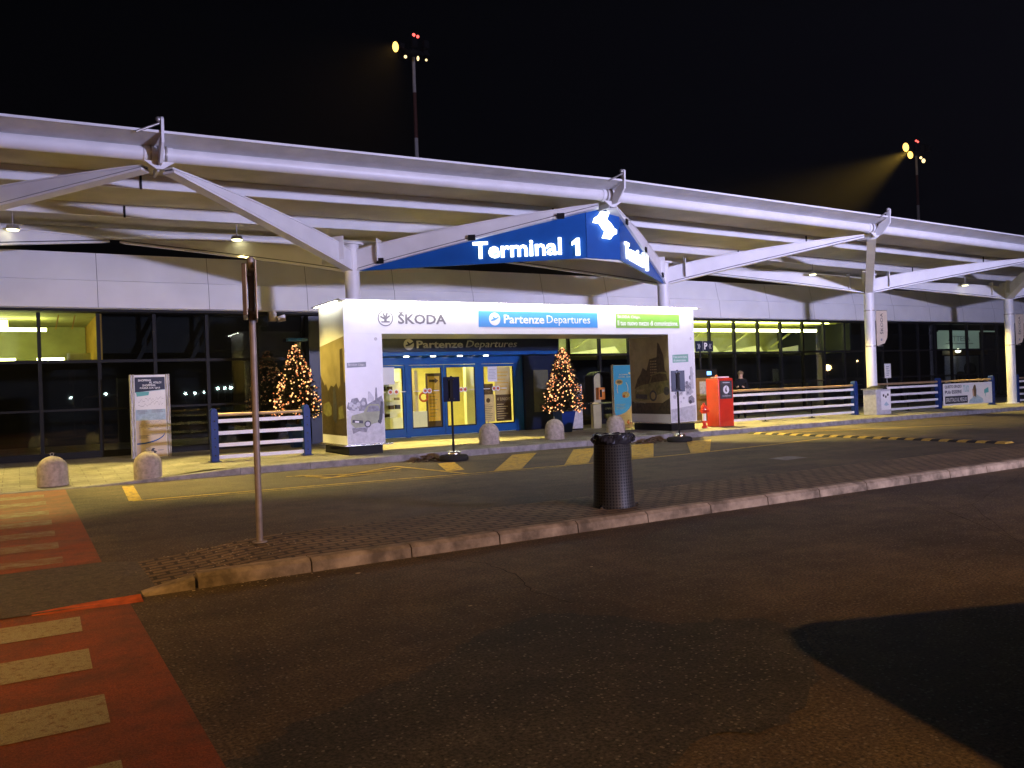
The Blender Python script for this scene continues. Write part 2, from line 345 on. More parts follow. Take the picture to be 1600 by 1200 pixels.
def copy_tree(o, parent=None):
    c = o.copy(); COL.objects.link(c)
    if parent: c.parent = parent
    for ch in [x for x in bpy.data.objects if x.parent == o]: copy_tree(ch, c)
    return c
def placed(o, loc, label=None, rz=None, s=None):
    o.location = loc
    if label: o['label'] = label
    if rz is not None: o.rotation_euler.z = rz
    if s: o.scale = (s, s, s)
    return o
X_, Y_, Z_ = Vector((1,0,0)), Vector((0,1,0)), Vector((0,0,1))

# ================================================================== THE SETTING
def sheet(poly, z, m, sub=None):
    mb = MB(); mb.add([(x, y, z) for x, y in poly], [tuple(range(len(poly)))], m); return mb
g = MB(); g.add([(-400,-400,0),(500,-400,0),(500,600,0),(-400,600,0)], [(0,1,2,3)], 'asphalt'); struct(g, 'road')
# painted crossing: red ground and pale bars, both lanes
cw = sheet([(-7,-6),(0.78,-6),(0.75,4.0),(0.74,7.52),(-7,7.62)], 0.004, 'red_paint')
cw.add([(-7,9.50,0.004),(0.70,9.52,0.004),(0.74,18.0,0.004),(-7,18.0,0.004)], [(0,1,2,3)], 'red_paint'); struct(cw, 'crosswalk_paint')
st = MB()
for y0, y1 in ((6.74, 7.21), (5.76, 6.24), (4.74, 5.22), (3.74, 4.22), (2.7, 3.2), (1.7, 2.2)):
    j = random.uniform(-.01, .01); st.add([(-4, y0, .008), (.36+j, y0, .008), (.37+j, y1, .008), (-4, y1+.02, .008)], [(0,1,2,3)], 'stripe')
for y0, y1 in ((9.75, 10.15), (10.75, 11.25), (11.8, 12.3), (12.9, 13.45), (14.1, 14.65), (15.5, 16.1), (16.75, 17.3)):
    st.add([(-4, y0, .008), (.36, y0, .008), (.37, y1, .008), (-4, y1, .008)], [(0,1,2,3)], 'stripe_far')
struct(st, 'crosswalk_stripes')
# traffic island: raised pavers with a ramped end, flush where the crossing cuts it
IY0, IY1 = 7.62, 9.22
isl = MB(); ix = [1.0, 1.5, 1.95, 2.4, 4, 8, 16, 32, 60]; iz = [.012, .045, .095, .125, .125, .125, .125, .125, .125]
vs = []; fs = []
for x, zz in zip(ix, iz):
    vs += [(x, IY0+0.13, zz), (x, IY1, zz), (x, IY1+0.03, 0.0)]
for i in range(len(ix)-1):
    a = i*3; fs += [(a, a+3, a+4, a+1), (a+1, a+4, a+5, a+2)]
isl.add(vs, fs, 'island'); struct(isl, 'island_pavement')
fl = sheet([(-7, 7.56), (0.78, 7.50), (1.0, 7.74), (1.02, 9.24), (0.7, 9.46), (-7, 9.42)], 0.012, 'flush'); struct(fl, 'island_crossing_strip')
# near kerb: one stone after the other, with open joints
kb = MB(); x = 1.30; kx = [(0.86, 1.28, .02, .10)]
while x < 60: kx.append((x, x+1.0, .125, .125)); x += 1.006
for a, b, z0, z1 in kx:
    a2 = a+.004; b2 = b-.004; j = random.uniform(-.002, .002)
    for (xa, xb, za, zb) in ((a2, b2, z0, z1),):
        P = [(IY0-0.02, 0), (IY0-0.012, .75), (IY0+0.035, 1.0), (IY0+0.15, 1.02)]
        A = [(xa, y+j, max(0, za*k)) for y, k in P]+[(xa, IY0+.15, 0)]; B = [(xb, y+j, max(0, zb*k)) for y, k in P]+[(xb, IY0+.15, 0)]
        kb.add(A+B, [(0,5,6,1),(1,6,7,2),(2,7,8,3),(3,8,9,4),(4,3,2,1,0),(5,6,7,8,9)], 'kerb')
struct(kb, 'island_kerb')
kr = MB(); kr.add([(.05,7.47,.006),(.84,7.40,.006),(.84,7.60,.03),(.45,7.62,.02),(.05,7.56,.013)], [(0,1,2,3,4)], 'kerb_red'); struct(kr, 'painted_dropped_kerb')
# loose light grit and worn patch at the island end, small litter, cracks and a patched spot
lt = MB()
for i in range(170):
    x = random.gauss(1.75, .42); y = random.uniform(7.95, 9.3) if random.random() < .8 else random.uniform(7.3, 7.6)
    if x < 0.9 or x > 2.9: continue
    z = .014 if x < 1.0 else (.012+(x-1)*.066+.006 if x < 1.5 else (.05+(x-1.5)*.111 if x < 1.95 else (.1+(x-1.95)*.067 if x < 2.4 else .129))); s = random.uniform(.003, .009); 
    if y < 7.7: z = .004
    lt.ball((x, y, z), s, 'litter', 5, 3, (1.4, 1, .35))
struct(lt, 'grit')
ck = MB()
def crack(pts, w=.012):
    Q = []
    for i in range(len(pts)-1):
        (xa, ya), (xb, yb) = pts[i], pts[i+1]
        for k in range(6):
            t = k/6; Q.append((xa+(xb-xa)*t+random.gauss(0, .012), ya+(yb-ya)*t+random.gauss(0, .012)))
    Q.append(pts[-1])
    for i in range(len(Q)-1):
        a = Vector((*Q[i], .004)); b = Vector((*Q[i+1], .004)); d = (b-a); n = Vector((-d.y, d.x, 0)).normalized()*w*random.uniform(.4, 1)*.5
        ck.add([a-n, a+n, b+n, b-n], [(0,1,2,3)], 'crack')
crack([(3.35, 7.55), (3.73, 6.89), (3.72, 6.3), (3.5, 5.68), (3.55, 5.2)]); crack([(10.5, 7.2), (8.2, 4.4), (7.0, 3.2)], .01); crack([(14, 7.3), (10, 5.9), (8.2, 4.4)], .008)
struct(ck, 'road_cracks')
# darker, coarser resurfaced patch of the near road, with a ragged edge
pp_ = [(0.52, 3.38), (0.73, 3.88), (1.18, 4.16), (1.71, 4.37), (2.18, 4.62), (2.7, 4.98), (3.24, 5.1), (3.56, 4.76), (3.78, 4.33), (4.33, 4.1), (4.36, 3.69), (3.7, 3.08), (3.13, 2.75), (2.69, 2.89), (2.16, 2.66)]
ed_ = []
for (xa, ya), (xb, yb) in zip(pp_, pp_[1:]+pp_[:1]):
    for k_ in range(7): t_ = k_/7; ed_.append((xa+(xb-xa)*t_+random.gauss(0, .022), ya+(yb-ya)*t_+random.gauss(0, .022)))
struct(sheet(ed_, .003, 'asphalt_dark'), 'resurfaced_road_patch')
pt = sheet([(13.05, 11.4), (13.75, 11.45), (13.8, 11.95), (13.1, 11.9)], .004, 'kerb_far'); struct(pt, 'road_patch')
for (x, y, s) in ((2.62, 7.25, .018), (2.9, 5.6, .013), (4.4, 6.1, .012)):
    b = MB(); b.ball((x, y, .006), s, 'litter', 7, 4, (1.5, 1, .25))
    tag(b.build('dry_leaf', loc=(x, y, 0)), 'small pale dry leaf lying flat on the dark asphalt', 'leaf', 'dry leaves on the near road')
# painted lines by the far kerb
yl = MB()
def strip(x0, y0, x1, y1, w, z=.004, m='yellow_line'):
    a = Vector((x0, y0, z)); b = Vector((x1, y1, z)); d = b-a; n = Vector((-d.y, d.x, 0)).normalized()*w/2; yl.add([a-n, b-n, b+n, a+n], [(0,1,2,3)], m)
def line(pts, w, z=.004):
    for a, b in zip(pts[:-1], pts[1:]): strip(*a, *b, w, z)
line([(1.58, 14.92), (4.5, 14.66), (7.4, 14.28), (10, 14.06), (13, 14.05), (16, 14.3), (19.2, 14.75)], .10)
line([(1.9, 14.62), (4.5, 14.42), (7.2, 14.02), (9.5, 13.9)], .035); strip(1.78, 17.55, 1.62, 14.9, .20, .008); strip(19.0, 17.4, 25, 14.6, .10)
strip(7.05, 16.95, 7.42, 14.3, .10, .008)
for q in ([(7.35,15.0),(7.75,15.0),(8.4,16.75),(7.98,16.75)], [(8.0,14.24),(8.62,14.2),(10.95,17.3),(10.25,17.3)], [(9.6,14.13),(10.2,14.11),(12.75,17.3),(12.05,17.3)],
          [(11.35,14.11),(11.95,14.10),(14.6,17.2),(13.85,17.2)], [(13.05,14.11),(13.65,14.12),(16.4,16.9),(15.5,16.9)]):
    yl.add([(x, y, .008) for x, y in q], [(0,1,2,3)], 'yellow_line')
for q in (((4.6,16.7),(5.7,16.1)),((5.3,15.8),(7.0,16.85)),((5.0,15.75),(6.0,15.75)),((5.7,16.1),(6.9,16.3)),((4.9,16.4),(5.2,15.8))): strip(*q[0], *q[1], .10, .012)
strip(5.0, 15.6, 6.7, 15.8, .05, .016)
struct(yl, 'yellow_road_marking')
# walkway slab, dropped on the left, and its kerb
wk = MB(); wx = [-30, 1.9, 3.3, 10, 25, 60]
def wz(x, y):
    if x <= 1.9: return 0.02 if y < 18.6 else (0.02+0.13*min(1, (y-18.6)/2.6))
    if x < 3.3: t = (x-1.9)/1.4; return wz(1.9, y)*(1-t)+.15*t
    return .15
ys = [18.2, 18.6, 21.2, 34]; vs = [(x, (18.2 if y == 18.2 else y), wz(x, y)) for x in wx for y in ys]
wk.add(vs, [(i*4+j, (i+1)*4+j, (i+1)*4+j+1, i*4+j+1) for i in range(5) for j in range(3)], 'walk'); struct(wk, 'walkway_pavement')
fk = MB(); x = -20
while x < 60:
    a, b = x+.006, x+1.496; x += 1.5; za = wz(a, 18.2)+.002; zb = wz(b, 18.2)+.002
    fk.add([(a,18.0,0),(b,18.0,0),(b,18.01,zb-.01),(a,18.01,za-.01),(a,18.03,za),(b,18.03,zb),(b,18.2,zb),(a,18.2,za)], [(0,1,2,3),(3,2,5,4),(4,5,6,7),(1,6,5,2),(0,3,4,7)], 'kerb_far')
struct(fk, 'walkway_kerb')

# ================================================================== CANOPY
NX = [-7.9, 2.3, 12.45, 22.45, 32.7, 42.5]; NZ = [5.92, 6.05, 6.19, 6.07, 5.90, 5.80]
CX = [-2.8, 7.35, 17.6, 27.75, 37.3, 47.5]
def nz(x):
    for i in range(5):
        if x <= NX[i+1] or i == 4: t = (x-NX[i])/(NX[i+1]-NX[i]); return NZ[i]+t*(NZ[i+1]-NZ[i])
cn = thing('entrance_canopy', 'long white steel canopy on round columns with raking arms and edge tube', 'canopy', (17.6, 20, .15))
def run(y0, y1, dz0, dz1, name, m, x0=-7.9, x1=49.0, poly=None, gap=0.0):
    """a bar following the nodes; poly = cross-section of (y, dz)"""
    xs = [x0]+[n for n in NX if x0 < n < x1]+[x1]; P = poly or [(y0, dz0), (y1, dz0), (y1, dz1), (y0, dz1)]; k = len(P)
    mb = MB(); vs = [(x, y, nz(x)+d) for x in xs for y, d in P]; fs = []
    for i in range(len(xs)-1):
        for j in range(k): fs.append((i*k+j, i*k+(j+1)%k, (i+1)*k+(j+1)%k, (i+1)*k+j))
    fs += [tuple(range(k)), tuple(range(len(vs)-1, len(vs)-k-1, -1))]; mb.add(vs, fs, m); return mb.build(name, cn)
run(15.53, 24.8, .232, .262, 'roof_sheet', 'soffit')
run(15.425, 15.438, .228, .272, 'roof_edge', 'white')
run(0, 0, 0, 0, 'gutter', 'gutter_grey', poly=[(15.44, .235), (15.50, .225), (15.97, .10), (15.97, .14), (15.52, .262), (15.44, .268)])
for yy in (18.5, 21.5): run(yy-.05, yy+.05, -.06, .225, 'purlin', 'white')
for yy in (16.0, 24.0):
    for i in range(5):
        t = MB(); t.cyl((NX[i], yy, NZ[i]), (NX[i+1], yy, NZ[i+1]), .13, None, 'white', 28); t.build('edge_tube' if yy < 20 else 'rear_tube', cn)
run(24.6, 24.7, -.05, .225, 'rear_trim', 'white')
for i in range(6):       # roof ribs under the sheet and the small splice plates
    for xx in (NX[i],):
        for yy in (18.5, 21.5):
            q = MB(); q.box(xx-.015+.0, xx+.03, yy-.075, yy-.052, nz(xx)-.08, nz(xx)+.2, 'dark_frame'); q.build('splice_plate', cn)
def arm_profile(L, z0, z1):
    n = 14; bot = []; top = []
    for i in range(n+1):
        t = i/n; zb = z0+(z1-z0)*(t**0.94); d = .43*(1-t**1.7)+.06
        bot.append((t*L, zb)); top.append((t*L, zb+d))
    return bot, top
for c in CX:
    mb = MB(); mb.cyl((c, 20, .15), (c, 20, 5.36), .185, None, 'white', 32); mb.cyl((c, 20, 5.36), (c, 20, 5.41), .30, None, 'white', 28)
    mb.cyl((c, 20, .15), (c, 20, .19), .27, None, 'white', 28); mb.build('column', cn)
    for sx in (-1, 1):
        for sy in (-1, 1):
            cand = [n for n in NX if (n-c)*sx > 0]
            if not cand: continue
            n_ = min(cand, key=lambda q: abs(q-c)); ny = 16.0 if sy < 0 else 24.0
            P0 = Vector((c, 20, 0)); d = Vector((n_-c, ny-20, 0)); L = d.length; d.normalize(); s_ = Vector((d.y, -d.x, 0))
            st_ = .16; bot, top = arm_profile(L-st_-.25, 4.74, nz(n_)-.24)
            mb = MB(); O = P0+d*st_
            mb.prism(bot+top[::-1], O-s_*.006+Vector((0,0,0)), d, Z_, .012, 'white', n=s_)
            for pr, w, th in ((bot, .13, .045), (top, .10, .03)):      # flanges
                for i in range(len(pr)-1):
                    a = O+d*pr[i][0]+Z_*pr[i][1]; b = O+d*pr[i+1][0]+Z_*pr[i+1][1]
                    q = [a-s_*w, a+s_*w, b+s_*w, b-s_*w]; q2 = [p-Z_*th for p in q]
                    mb.add(q+q2, [(0,1,2,3),(7,6,5,4),(0,4,5,1),(1,5,6,2),(2,6,7,3),(3,7,4,0)], 'white')
            mb.prism([(x, z+.003) for x, z in bot]+[(x, z+.03) for x, z in bot[::-1]], O-s_*.082, d, Z_, .164, 'seam', n=s_)
            # boxed web on the weather side, set in so that a dark reveal runs above the lower flange
            mb.prism([(x, z+.028) for x, z in bot]+[(x, z-.035) for x, z in top[::-1]], O-s_*.09, d, Z_, .18, 'white', n=s_)
            for t in (.085,):
                x = L*t; a = O+d*x; mb.prism([(-.22, 4.83+t*.9), (.22, 4.83+t*.9), (.22, 5.40+t*.8), (-.22, 5.40+t*.8)], a, s_, Z_, .02, 'white', n=d)
            mb.build('arm', cn)
for i, n_ in enumerate(NX):                                           # node brackets with gussets and the upright fin
    z = NZ[i]; mb = MB()
    mb.prism([(-.1, -.24), (.20, -.24), (.49, .05), (.51, .46), (.47, .50), (.40, .50), (.37, .20), (.15, .10)], (n_-.02, 15.86, z), -Y_, Z_, .045, 'white', n=X_)
    mb.cyl((n_-.24, 16, z), (n_+.24, 16, z), .15, None, 'white', 24)
    for dx in (-.13, .0, .13):
        mb.cyl((n_+dx-.012, 16, z), (n_+dx+.012, 16, z), .185, None, 'galv', 24)
    mb.prism([(-.26, -.16), (.26, -.16), (.05, -.30), (-.05, -.30)], (n_, 15.86, z), X_, Z_, .02, 'white')
    mb.box(n_-.02, n_+.02, 16.0, 16.5, z-.30, z-.17, 'white')
    mb.tube([(n_-.02, 15.42, z+.40), (n_-.42, 15.42, z+.20)], .022, 'galv', 8)
    mb.ball((n_-.06, 15.40, z+.45), .05, 'galv'); mb.build('node_bracket', cn)

# ================================================================== TERMINAL BUILDING
tb = thing('terminal_building', 'low airport terminal with white fascia band above dark glazed front', 'terminal', (17, 25, .15))
f = MB(); prof = [(24.42, 4.10), (24.34, 4.13), (24.40, 4.84), (24.44, 4.86), (24.60, 5.60), (24.9, 5.62), (24.9, 4.10)]; k = len(prof)
f.add([(x, y, z) for x in (-30, 62) for y, z in prof], [(j, (j+1)%k, (j+1)%k+k, j+k) for j in range(k)], 'fascia')
x = -29.0
while x < 62:
    for (ya, za, yb, zb) in ((24.34, 4.13, 24.40, 4.84), (24.44, 4.86, 24.60, 5.60)):
        f.add([(x-.006, ya-.003, za), (x+.006, ya-.003, za), (x+.006, yb-.003, zb), (x-.006, yb-.003, zb)], [(0,1,2,3)], 'seam')
    x += 2.81
f.build('fascia', tb)
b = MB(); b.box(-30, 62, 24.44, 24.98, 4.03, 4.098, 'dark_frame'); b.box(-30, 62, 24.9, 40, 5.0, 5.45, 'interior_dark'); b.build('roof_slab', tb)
mx = [round(-2.26+1.4*i, 2) for i in range(37)]
def doorzone(x): return 9.3 < x < 16.4
for i, x in enumerate(mx):
    if not doorzone(x):
        b = MB(); b.box(x-.045, x+.045, 24.93, 25.06, .15, 4.03, 'dark_frame'); b.build('mullion', tb)
for i in range(36):
    a, c_ = mx[i], mx[i+1]
    if doorzone(a) and doorzone(c_): continue
    b = MB(); b.add([(a+.045, 25, .33), (c_-.045, 25, .33), (c_-.045, 25, 4.03), (a+.045, 25, 4.03)], [(0,1,2,3)], 'glass'); b.build('glass_pane', tb)
for z0, z1 in ((2.70, 2.78), (1.42, 1.48), (.15, .33)):
    for xa, xb in ((mx[0], 9.3), (16.4, mx[-1])):
        b = MB(); b.box(xa, xb, 24.945, 25.045, z0, z1, 'dark_frame'); b.build('transom', tb)
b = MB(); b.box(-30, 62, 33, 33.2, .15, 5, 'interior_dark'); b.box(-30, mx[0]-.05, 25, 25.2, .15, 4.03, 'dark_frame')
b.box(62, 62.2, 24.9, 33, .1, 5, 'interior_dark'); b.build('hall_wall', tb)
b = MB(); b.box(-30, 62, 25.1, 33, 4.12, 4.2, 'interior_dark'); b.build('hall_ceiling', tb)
for i in range(9):                                                    # slanted struts dimly seen in the upper panes
    x0 = 2.9+i*1.42
    if x0 > 9: break
    q = MB(); q.prism([(0, 0), (.12, 0), (.72, 1.2), (.6, 1.2)], (x0, 25.35, 2.8), X_, Z_, .06, 'black'); q.build('roof_strut', tb)
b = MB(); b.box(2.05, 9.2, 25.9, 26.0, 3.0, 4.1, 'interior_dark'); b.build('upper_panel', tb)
# lit room, left
rm = MB(); rm.box(-30, 1.95, 30, 30.1, 2.78, 4.12, 'room_wall'); rm.box(-30, 1.95, 25.2, 30, 2.70, 2.78, 'interior_dark'); rm.box(-30, 2.05, 25.2, 30, 4.06, 4.11, 'room_wall')
rm.box(1.96, 2.04, 25.12, 30, 2.78, 4.06, 'room_warm'); rm.box(1.25, 1.85, 26.6, 26.7, 2.78, 3.05, 'shop_white')
for xx in (.95, 1.35): rm.prism([(0, 0), (.035, 0), (.12, .4), (.085, .4)], (xx, 26.0, 3.68), X_, Z_, .05, 'room_warm')
rm.build('upper_room', tb)
tl = MB(); tl.box(-9, .78, 27.0, 27.12, 3.70, 3.79, 'tube'); tl.box(-.5, -.16, 27.2, 27.3, 3.8, 4.02, 'tube'); tl.box(-6, .0, 27.0, 27.1, 2.88, 2.94, 'tube'); tl.box(.52, 1.2, 27.0, 27.1, 2.88, 2.94, 'tube'); tl.build('tube_lamp', tb)
# lit gallery, right
rm = MB(); rm.box(16.5, 33.4, 29.4, 29.5, 2.78, 4.12, 'room_wall'); rm.box(16.5, 33.4, 25.2, 29.4, 2.70, 2.78, 'room_wall'); rm.box(16.5, 33.4, 25.2, 29.4, 4.06, 4.11, 'room_wall'); rm.box(33.35, 33.45, 25.12, 29.4, 2.78, 4.06, 'interior_dark')
for i in range(6):
    x0 = 16.5+i*2.9; rm.prism([(0, 0), (2.9, .0), (2.5, .42), (.3, .16)], (x0, 28.2, 2.8), X_, Z_, .1, 'shop_white')
    rm.prism([(.2, .3), (.32, .3), (2.1, 1.2), (1.9, 1.2)], (x0, 28.0, 2.8), X_, Z_, .08, 'room_wall')
rm.build('upper_gallery', tb)
tl = MB()
x = 16.8
while x < 32: tl.box(x, x+1.36, 26.0, 26.1, 3.70, 3.82, 'tube'); tl.box(x, x+1.36, 25.3, 25.34, 4.03, 4.055, 'tube'); x += 1.4
tl.build('tube_lamp', tb)
# dim lit kiosk deep in the hall, far right
kd = MB(); kd.box(41.8, 45.6, 26.1, 26.15, 2.85, 3.75, 'panel_lit'); kd.box(42.2, 45.3, 26.0, 26.05, .9, 2.45, 'ad_g2'); kd.box(42.0, 46.2, 26.0, 26.06, 2.5, 2.75, 'brown'); kd.box(41.8, 47.0, 26.0, 26.08, 3.75, 3.82, 'panel_lit')
kd.text('ATTESA', (42.7, 26.09, 3.25), X_, Z_, 2.0, .28, 'tag_grey', .004); kd.box(42.5, 45.0, 26.085, 26.098, 3.1, 3.14, 'tag_grey')
kd.ball((44.2, 25.9, 1.75), .34, 'black', 12, 8); kd.ball((43.4, 25.9, 1.35), .28, 'black', 12, 8); kd.box(43.0, 44.9, 25.85, 25.95, .9, 1.45, 'black'); kd.build('advert_kiosk', tb)
lp = MB(); lp.ball((42.9, 25.7, 2.72), .11, 'pin', 10, 6, (2.0, 1, 1)); lp.build('kiosk_lamp', tb)
# small square spotlight under the fascia left of the portal
sp = MB(); sp.box(6.35, 6.55, 24.2, 24.4, 3.8, 4.08, 'galv'); sp.prism([(0,0),(.22,.05),(.26,-.12),(.05,-.16)], (6.5, 24.1, 3.92), X_, Z_, .12, 'galv'); sp.build('bracket_lamp', tb)
br = MB(); br.box(7.6, 8.4, 24.6, 24.95, .15, 4.0, 'navy'); br.box(7.0, 9.3, 24.7, 24.9, 3.25, 3.35, 'blue'); br.build('blue_pier', tb)

# ---- entrance vestibule (doors, header sign, shop behind)
ve = thing('entrance_vestibule', 'blue framed sliding door entrance with lit shop behind and Departures header', 'entrance', (12.3, 24.5, .15))
b = MB(); b.box(8.4, 16.0, 23.7, 24.93, 3.28, 4.0, 'ad_warm'); b.box(8.4, 16.0, 23.62, 24.93, 2.84, 3.27, 'navy'); b.box(8.4, 16.0, 23.64, 24.93, 2.72, 2.835, 'blue'); b.build('header', ve)
b = MB(); b.disc((10.42, 23.615, 3.07), X_, Z_, .17, 'sign_grey', .02, 28)
b.prism([(-.13,-.02),(-.1,-.05),(.0,-.03),(.06,.0),(.15,.06),(.13,.09),(.02,.04),(-.05,.10),(-.08,.09),(-.04,.02),(-.1,.0)], (10.43, 23.595, 3.06), X_, Z_, .004, 'navy')
b.text('Partenze', (10.68, 23.615, 2.95), X_, Z_, 1.62, .235, 'sign_grey', .02, .02); b.text('Departures', (12.40, 23.615, 2.895), X_, Z_, 1.92, .29, 'sign_grey', .02, 0, .25); b.build('sign_lettering', ve)
for x in (10.43, 11.35, 12.3, 13.26):
    b = MB(); b.cyl((x, 23.85, 2.72), (x, 23.85, 2.69), .085, None, 'pin', 16); b.build('spot_lamp', ve)
for x in (10.9, 11.85, 12.8):
    b = MB(); b.cyl((x, 23.85, 2.72), (x, 23.85, 2.70), .05, None, 'text_grey', 12); b.build('sensor', ve)
fr = MB(); Yd0, Yd1 = 24.45, 24.55
fr.box(8.4, 15.0, Yd0-.04, Yd1, 2.46, 2.72, 'blue')
for xa, xb in ((8.4, 8.5), (10.62, 10.76), (13.22, 13.4), (14.72, 15.0)): fr.box(xa, xb, Yd0-.02, Yd1, .15, 2.46, 'blue')
fr.box(15.0, 16.35, 24.3, 24.9, .15, 2.72, 'navy'); fr.box(15.35, 15.95, 24.28, 24.31, .75, 2.2, 'beige_dark')
fr.build('frame', ve)
def leaf(xa, xb, y, name='door'):
    d = MB(); d.box(xa, xa+.07, y, y+.05, .17, 2.45, 'blue'); d.box(xb-.07, xb, y, y+.05, .17, 2.45, 'blue'); d.box(xa+.07, xb-.07, y, y+.05, 2.36, 2.45, 'blue'); d.box(xa+.07, xb-.07, y, y+.05, .17, .42, 'blue')
    d.box(xa+.07, xa+.10, y+.01, y+.04, .42, 2.36, 'black'); d.box(xb-.10, xb-.07, y+.01, y+.04, .42, 2.36, 'black'); d.box(xa+.10, xb-.10, y+.01, y+.04, .42, .46, 'black')
    o = d.build(name, ve); g_ = MB(); g_.add([(xa+.1, y+.025, .46), (xb-.1, y+.025, .46), (xb-.1, y+.025, 2.36), (xa+.1, y+.025, 2.36)], [(0,1,2,3)], 'door_glass'); g_.build('glass_pane', o)
    return o
o1 = leaf(9.35, 10.62, 24.46, 'side_light'); leaf(8.5, 9.35, 24.46, 'side_light'); o2 = leaf(10.76, 11.98, 24.44); o3 = leaf(12.0, 13.22, 24.44); o4 = leaf(13.4, 14.72, 24.46, 'side_light')
for ob, xs in ((o1, (10.1, 10.3)), (o2, (11.3, 11.45)), (o3, (12.6, 12.75)), (o4, (13.85, 14.0))):
    b = MB()
    for k_, x in enumerate(xs): b.disc((x, 24.43, 1.62), X_, Z_, .085, 'text_white', .004, 16); b.disc((x, 24.43, 1.62), X_, Z_, .05, 'ring_red', .002, 16, off=.005)
    b.box(xs[0]-.4, xs[0]-.15, 24.43, 24.434, 1.605, 1.63, 'text_white'); b.box(xs[1]+.15, xs[1]+.35, 24.43, 24.434, 1.605, 1.63, 'text_white'); b.build('door_sticker', ob)
b = MB(); b.box(9.75, 10.25, 24.42, 24.43, 1.86, 2.4, 'text_white'); b.build('paper_notice', o1)
b = MB(); b.box(13.62, 13.98, 24.42, 24.43, 1.85, 2.36, 'text_white')
for k_ in range(7): b.box(13.66, 13.94-.03*(k_ % 3), 24.416, 24.42, 1.95+k_*.05, 1.965+k_*.05, 'ad_g1')
b.build('paper_notice', o4)
b = MB(); b.box(13.98, 14.60, 24.60, 24.62, .55, 2.34, 'poster_cream'); b.box(14.0, 14.6, 24.585, 24.60, .5, 1.4, 'brown'); b.box(13.5, 13.95, 24.60, 24.62, .5, 1.42, 'poster_cream'); b.box(13.5, 13.9, 24.59, 24.6, 1.42, 1.78, 'brown')
b.text('AF SUNLIGHT', (14.03, 24.583, 1.2), X_, Z_, .53, .1, 'poster_cream', .002)
for k_ in range(7): b.box(14.03, 14.30+.08*(k_ % 3), 24.580, 24.584, .58+k_*.08, .605+k_*.08, 'poster_cream')
for k_ in range(6): b.box(14.08, 14.4+.06*(k_ % 3), 24.594, 24.6, 1.55+k_*.12, 1.58+k_*.12, 'poster_yellow')
for k_ in range(9): b.box(13.56, 13.78+.03*(k_ % 4), 24.595, 24.6, .58+k_*.06, .592+k_*.06, 'brown')
b.ball((13.7, 24.59, 1.22), .08, 'brown', 8, 6, (1, .1, 1)); b.build('wall_poster', ve)
# the shop seen through the doors
sh = MB(); sh.box(8.2, 15.4, 29.0, 29.1, .15, 2.9, 'shop_wall'); sh.box(8.1, 8.2, 24.6, 29, .15, 2.9, 'shop_wall'); sh.box(15.4, 15.5, 25, 29, .15, 2.9, 'shop_wall'); sh.box(8.2, 15.4, 24.62, 29, 2.78, 2.86, 'shop_white')
sh.box(8.2, 15.4, 24.56, 29, .152, .17, 'shop_white'); sh.box(13.3, 13.9, 25.4, 25.6, .16, 2.75, 'shop_white'); sh.box(12.0, 12.35, 27.6, 27.8, .16, 2.75, 'ad_warm'); sh.build('shop_walls', ve)
s2 = MB(); s2.box(9.2, 11.2, 25.8, 26.2, .16, .75, 'shop_white'); s2.box(9.2, 11.2, 26.2, 26.24, .16, 2.4, 'shop_white')
for z in (1.0, 1.3, 1.62, 1.95): s2.box(9.25, 11.15, 25.85, 26.2, z, z+.04, 'shop_white')
for k_ in range(22):
    x = random.uniform(9.4, 11.0); z = random.choice((.79, 1.04, 1.34, 1.66)); s2.box(x, x+.14, 25.95, 26.1, z, z+random.uniform(.06, .2), random.choice(('brown', 'black', 'ad_g3', 'ad_warm')))
s2.build('shop_shelf', ve)
s3 = MB(); s3.box(11.75, 12.28, 25.3, 25.36, .3, 2.2, 'brown'); s3.box(11.80, 12.23, 25.285, 25.3, .6, 2.1, 'poster_yellow')
s3.prism([(0,.06),(.2,.06),(.2,0),(.34,.1),(.2,.2),(.2,.14),(0,.14)], (11.85, 25.283, 1.85), X_, Z_, .004, 'brown')
for k_ in range(9): s3.box(11.85, 12.05+.05*(k_ % 3), 25.28, 25.285, .75+k_*.11, .77+k_*.11, 'ad_warm')
s3.build('shop_poster', ve)
s4 = MB(); s4.box(11.15, 11.7, 25.2, 25.5, .16, .95, 'shop_white'); s4.box(11.3, 11.42, 25.25, 25.3, .95, 2.3, 'poster_cream')
for i in range(20):
    a = 2*math.pi*i/20; s4.ball((11.62+.14*math.cos(a), 25.25, 1.42+.14*math.sin(a)), .04, 'ring_red', 6, 4)
s4.build('shop_counter', ve)
area('shop_light', (11.5, 26.6, 2.74), (11.5, 26.6, 0), 210, (1.0, 0.90, 0.36), 4, 2.5)
area('shop_light', (13.5, 25.4, 2.7), (13.5, 25.4, 0), 30, (1.0, 0.90, 0.36), 2, .6)

# ================================================================== ENTRANCE PORTAL (advert box frame)
po = thing('advert_portal', 'white illuminated portal with grey lettering and blue and green panels at the doors', 'portal', (12.3, 19.9, .15))
PX0, PX1, PXa, PXb, PY0, PY1, PZ0, PZ1, PT = 6.72, 17.88, 7.68, 16.84, 19.0, 20.85, .40, 3.06, 3.84
h = MB(); h.box(PX0, PX1, PY0, PY1, PZ1, PT, 'ad_white'); h.box(PXa, PXb, PY0+.02, PY1-.02, PZ1-.004, PZ1-.001, 'text_grey'); h.build('header_box', po)
lipo = MB(); lipo.box(PX0-.16, PX1+.16, PY0-.22, PY1+.1, PT+.003, PT+.035, 'ad_white'); lipo.build('top_lip', po)
sl = MB(); sl.box(PX0+.02, PX1-.02, PY0-.19, PY0-.15, PT-.012, PT+.001, 'strip'); sl.box(PX0-.14, PX0-.11, PY0+.1, PY1-.1, PT-.01, PT+.001, 'strip'); sl.build('light_strip', po)
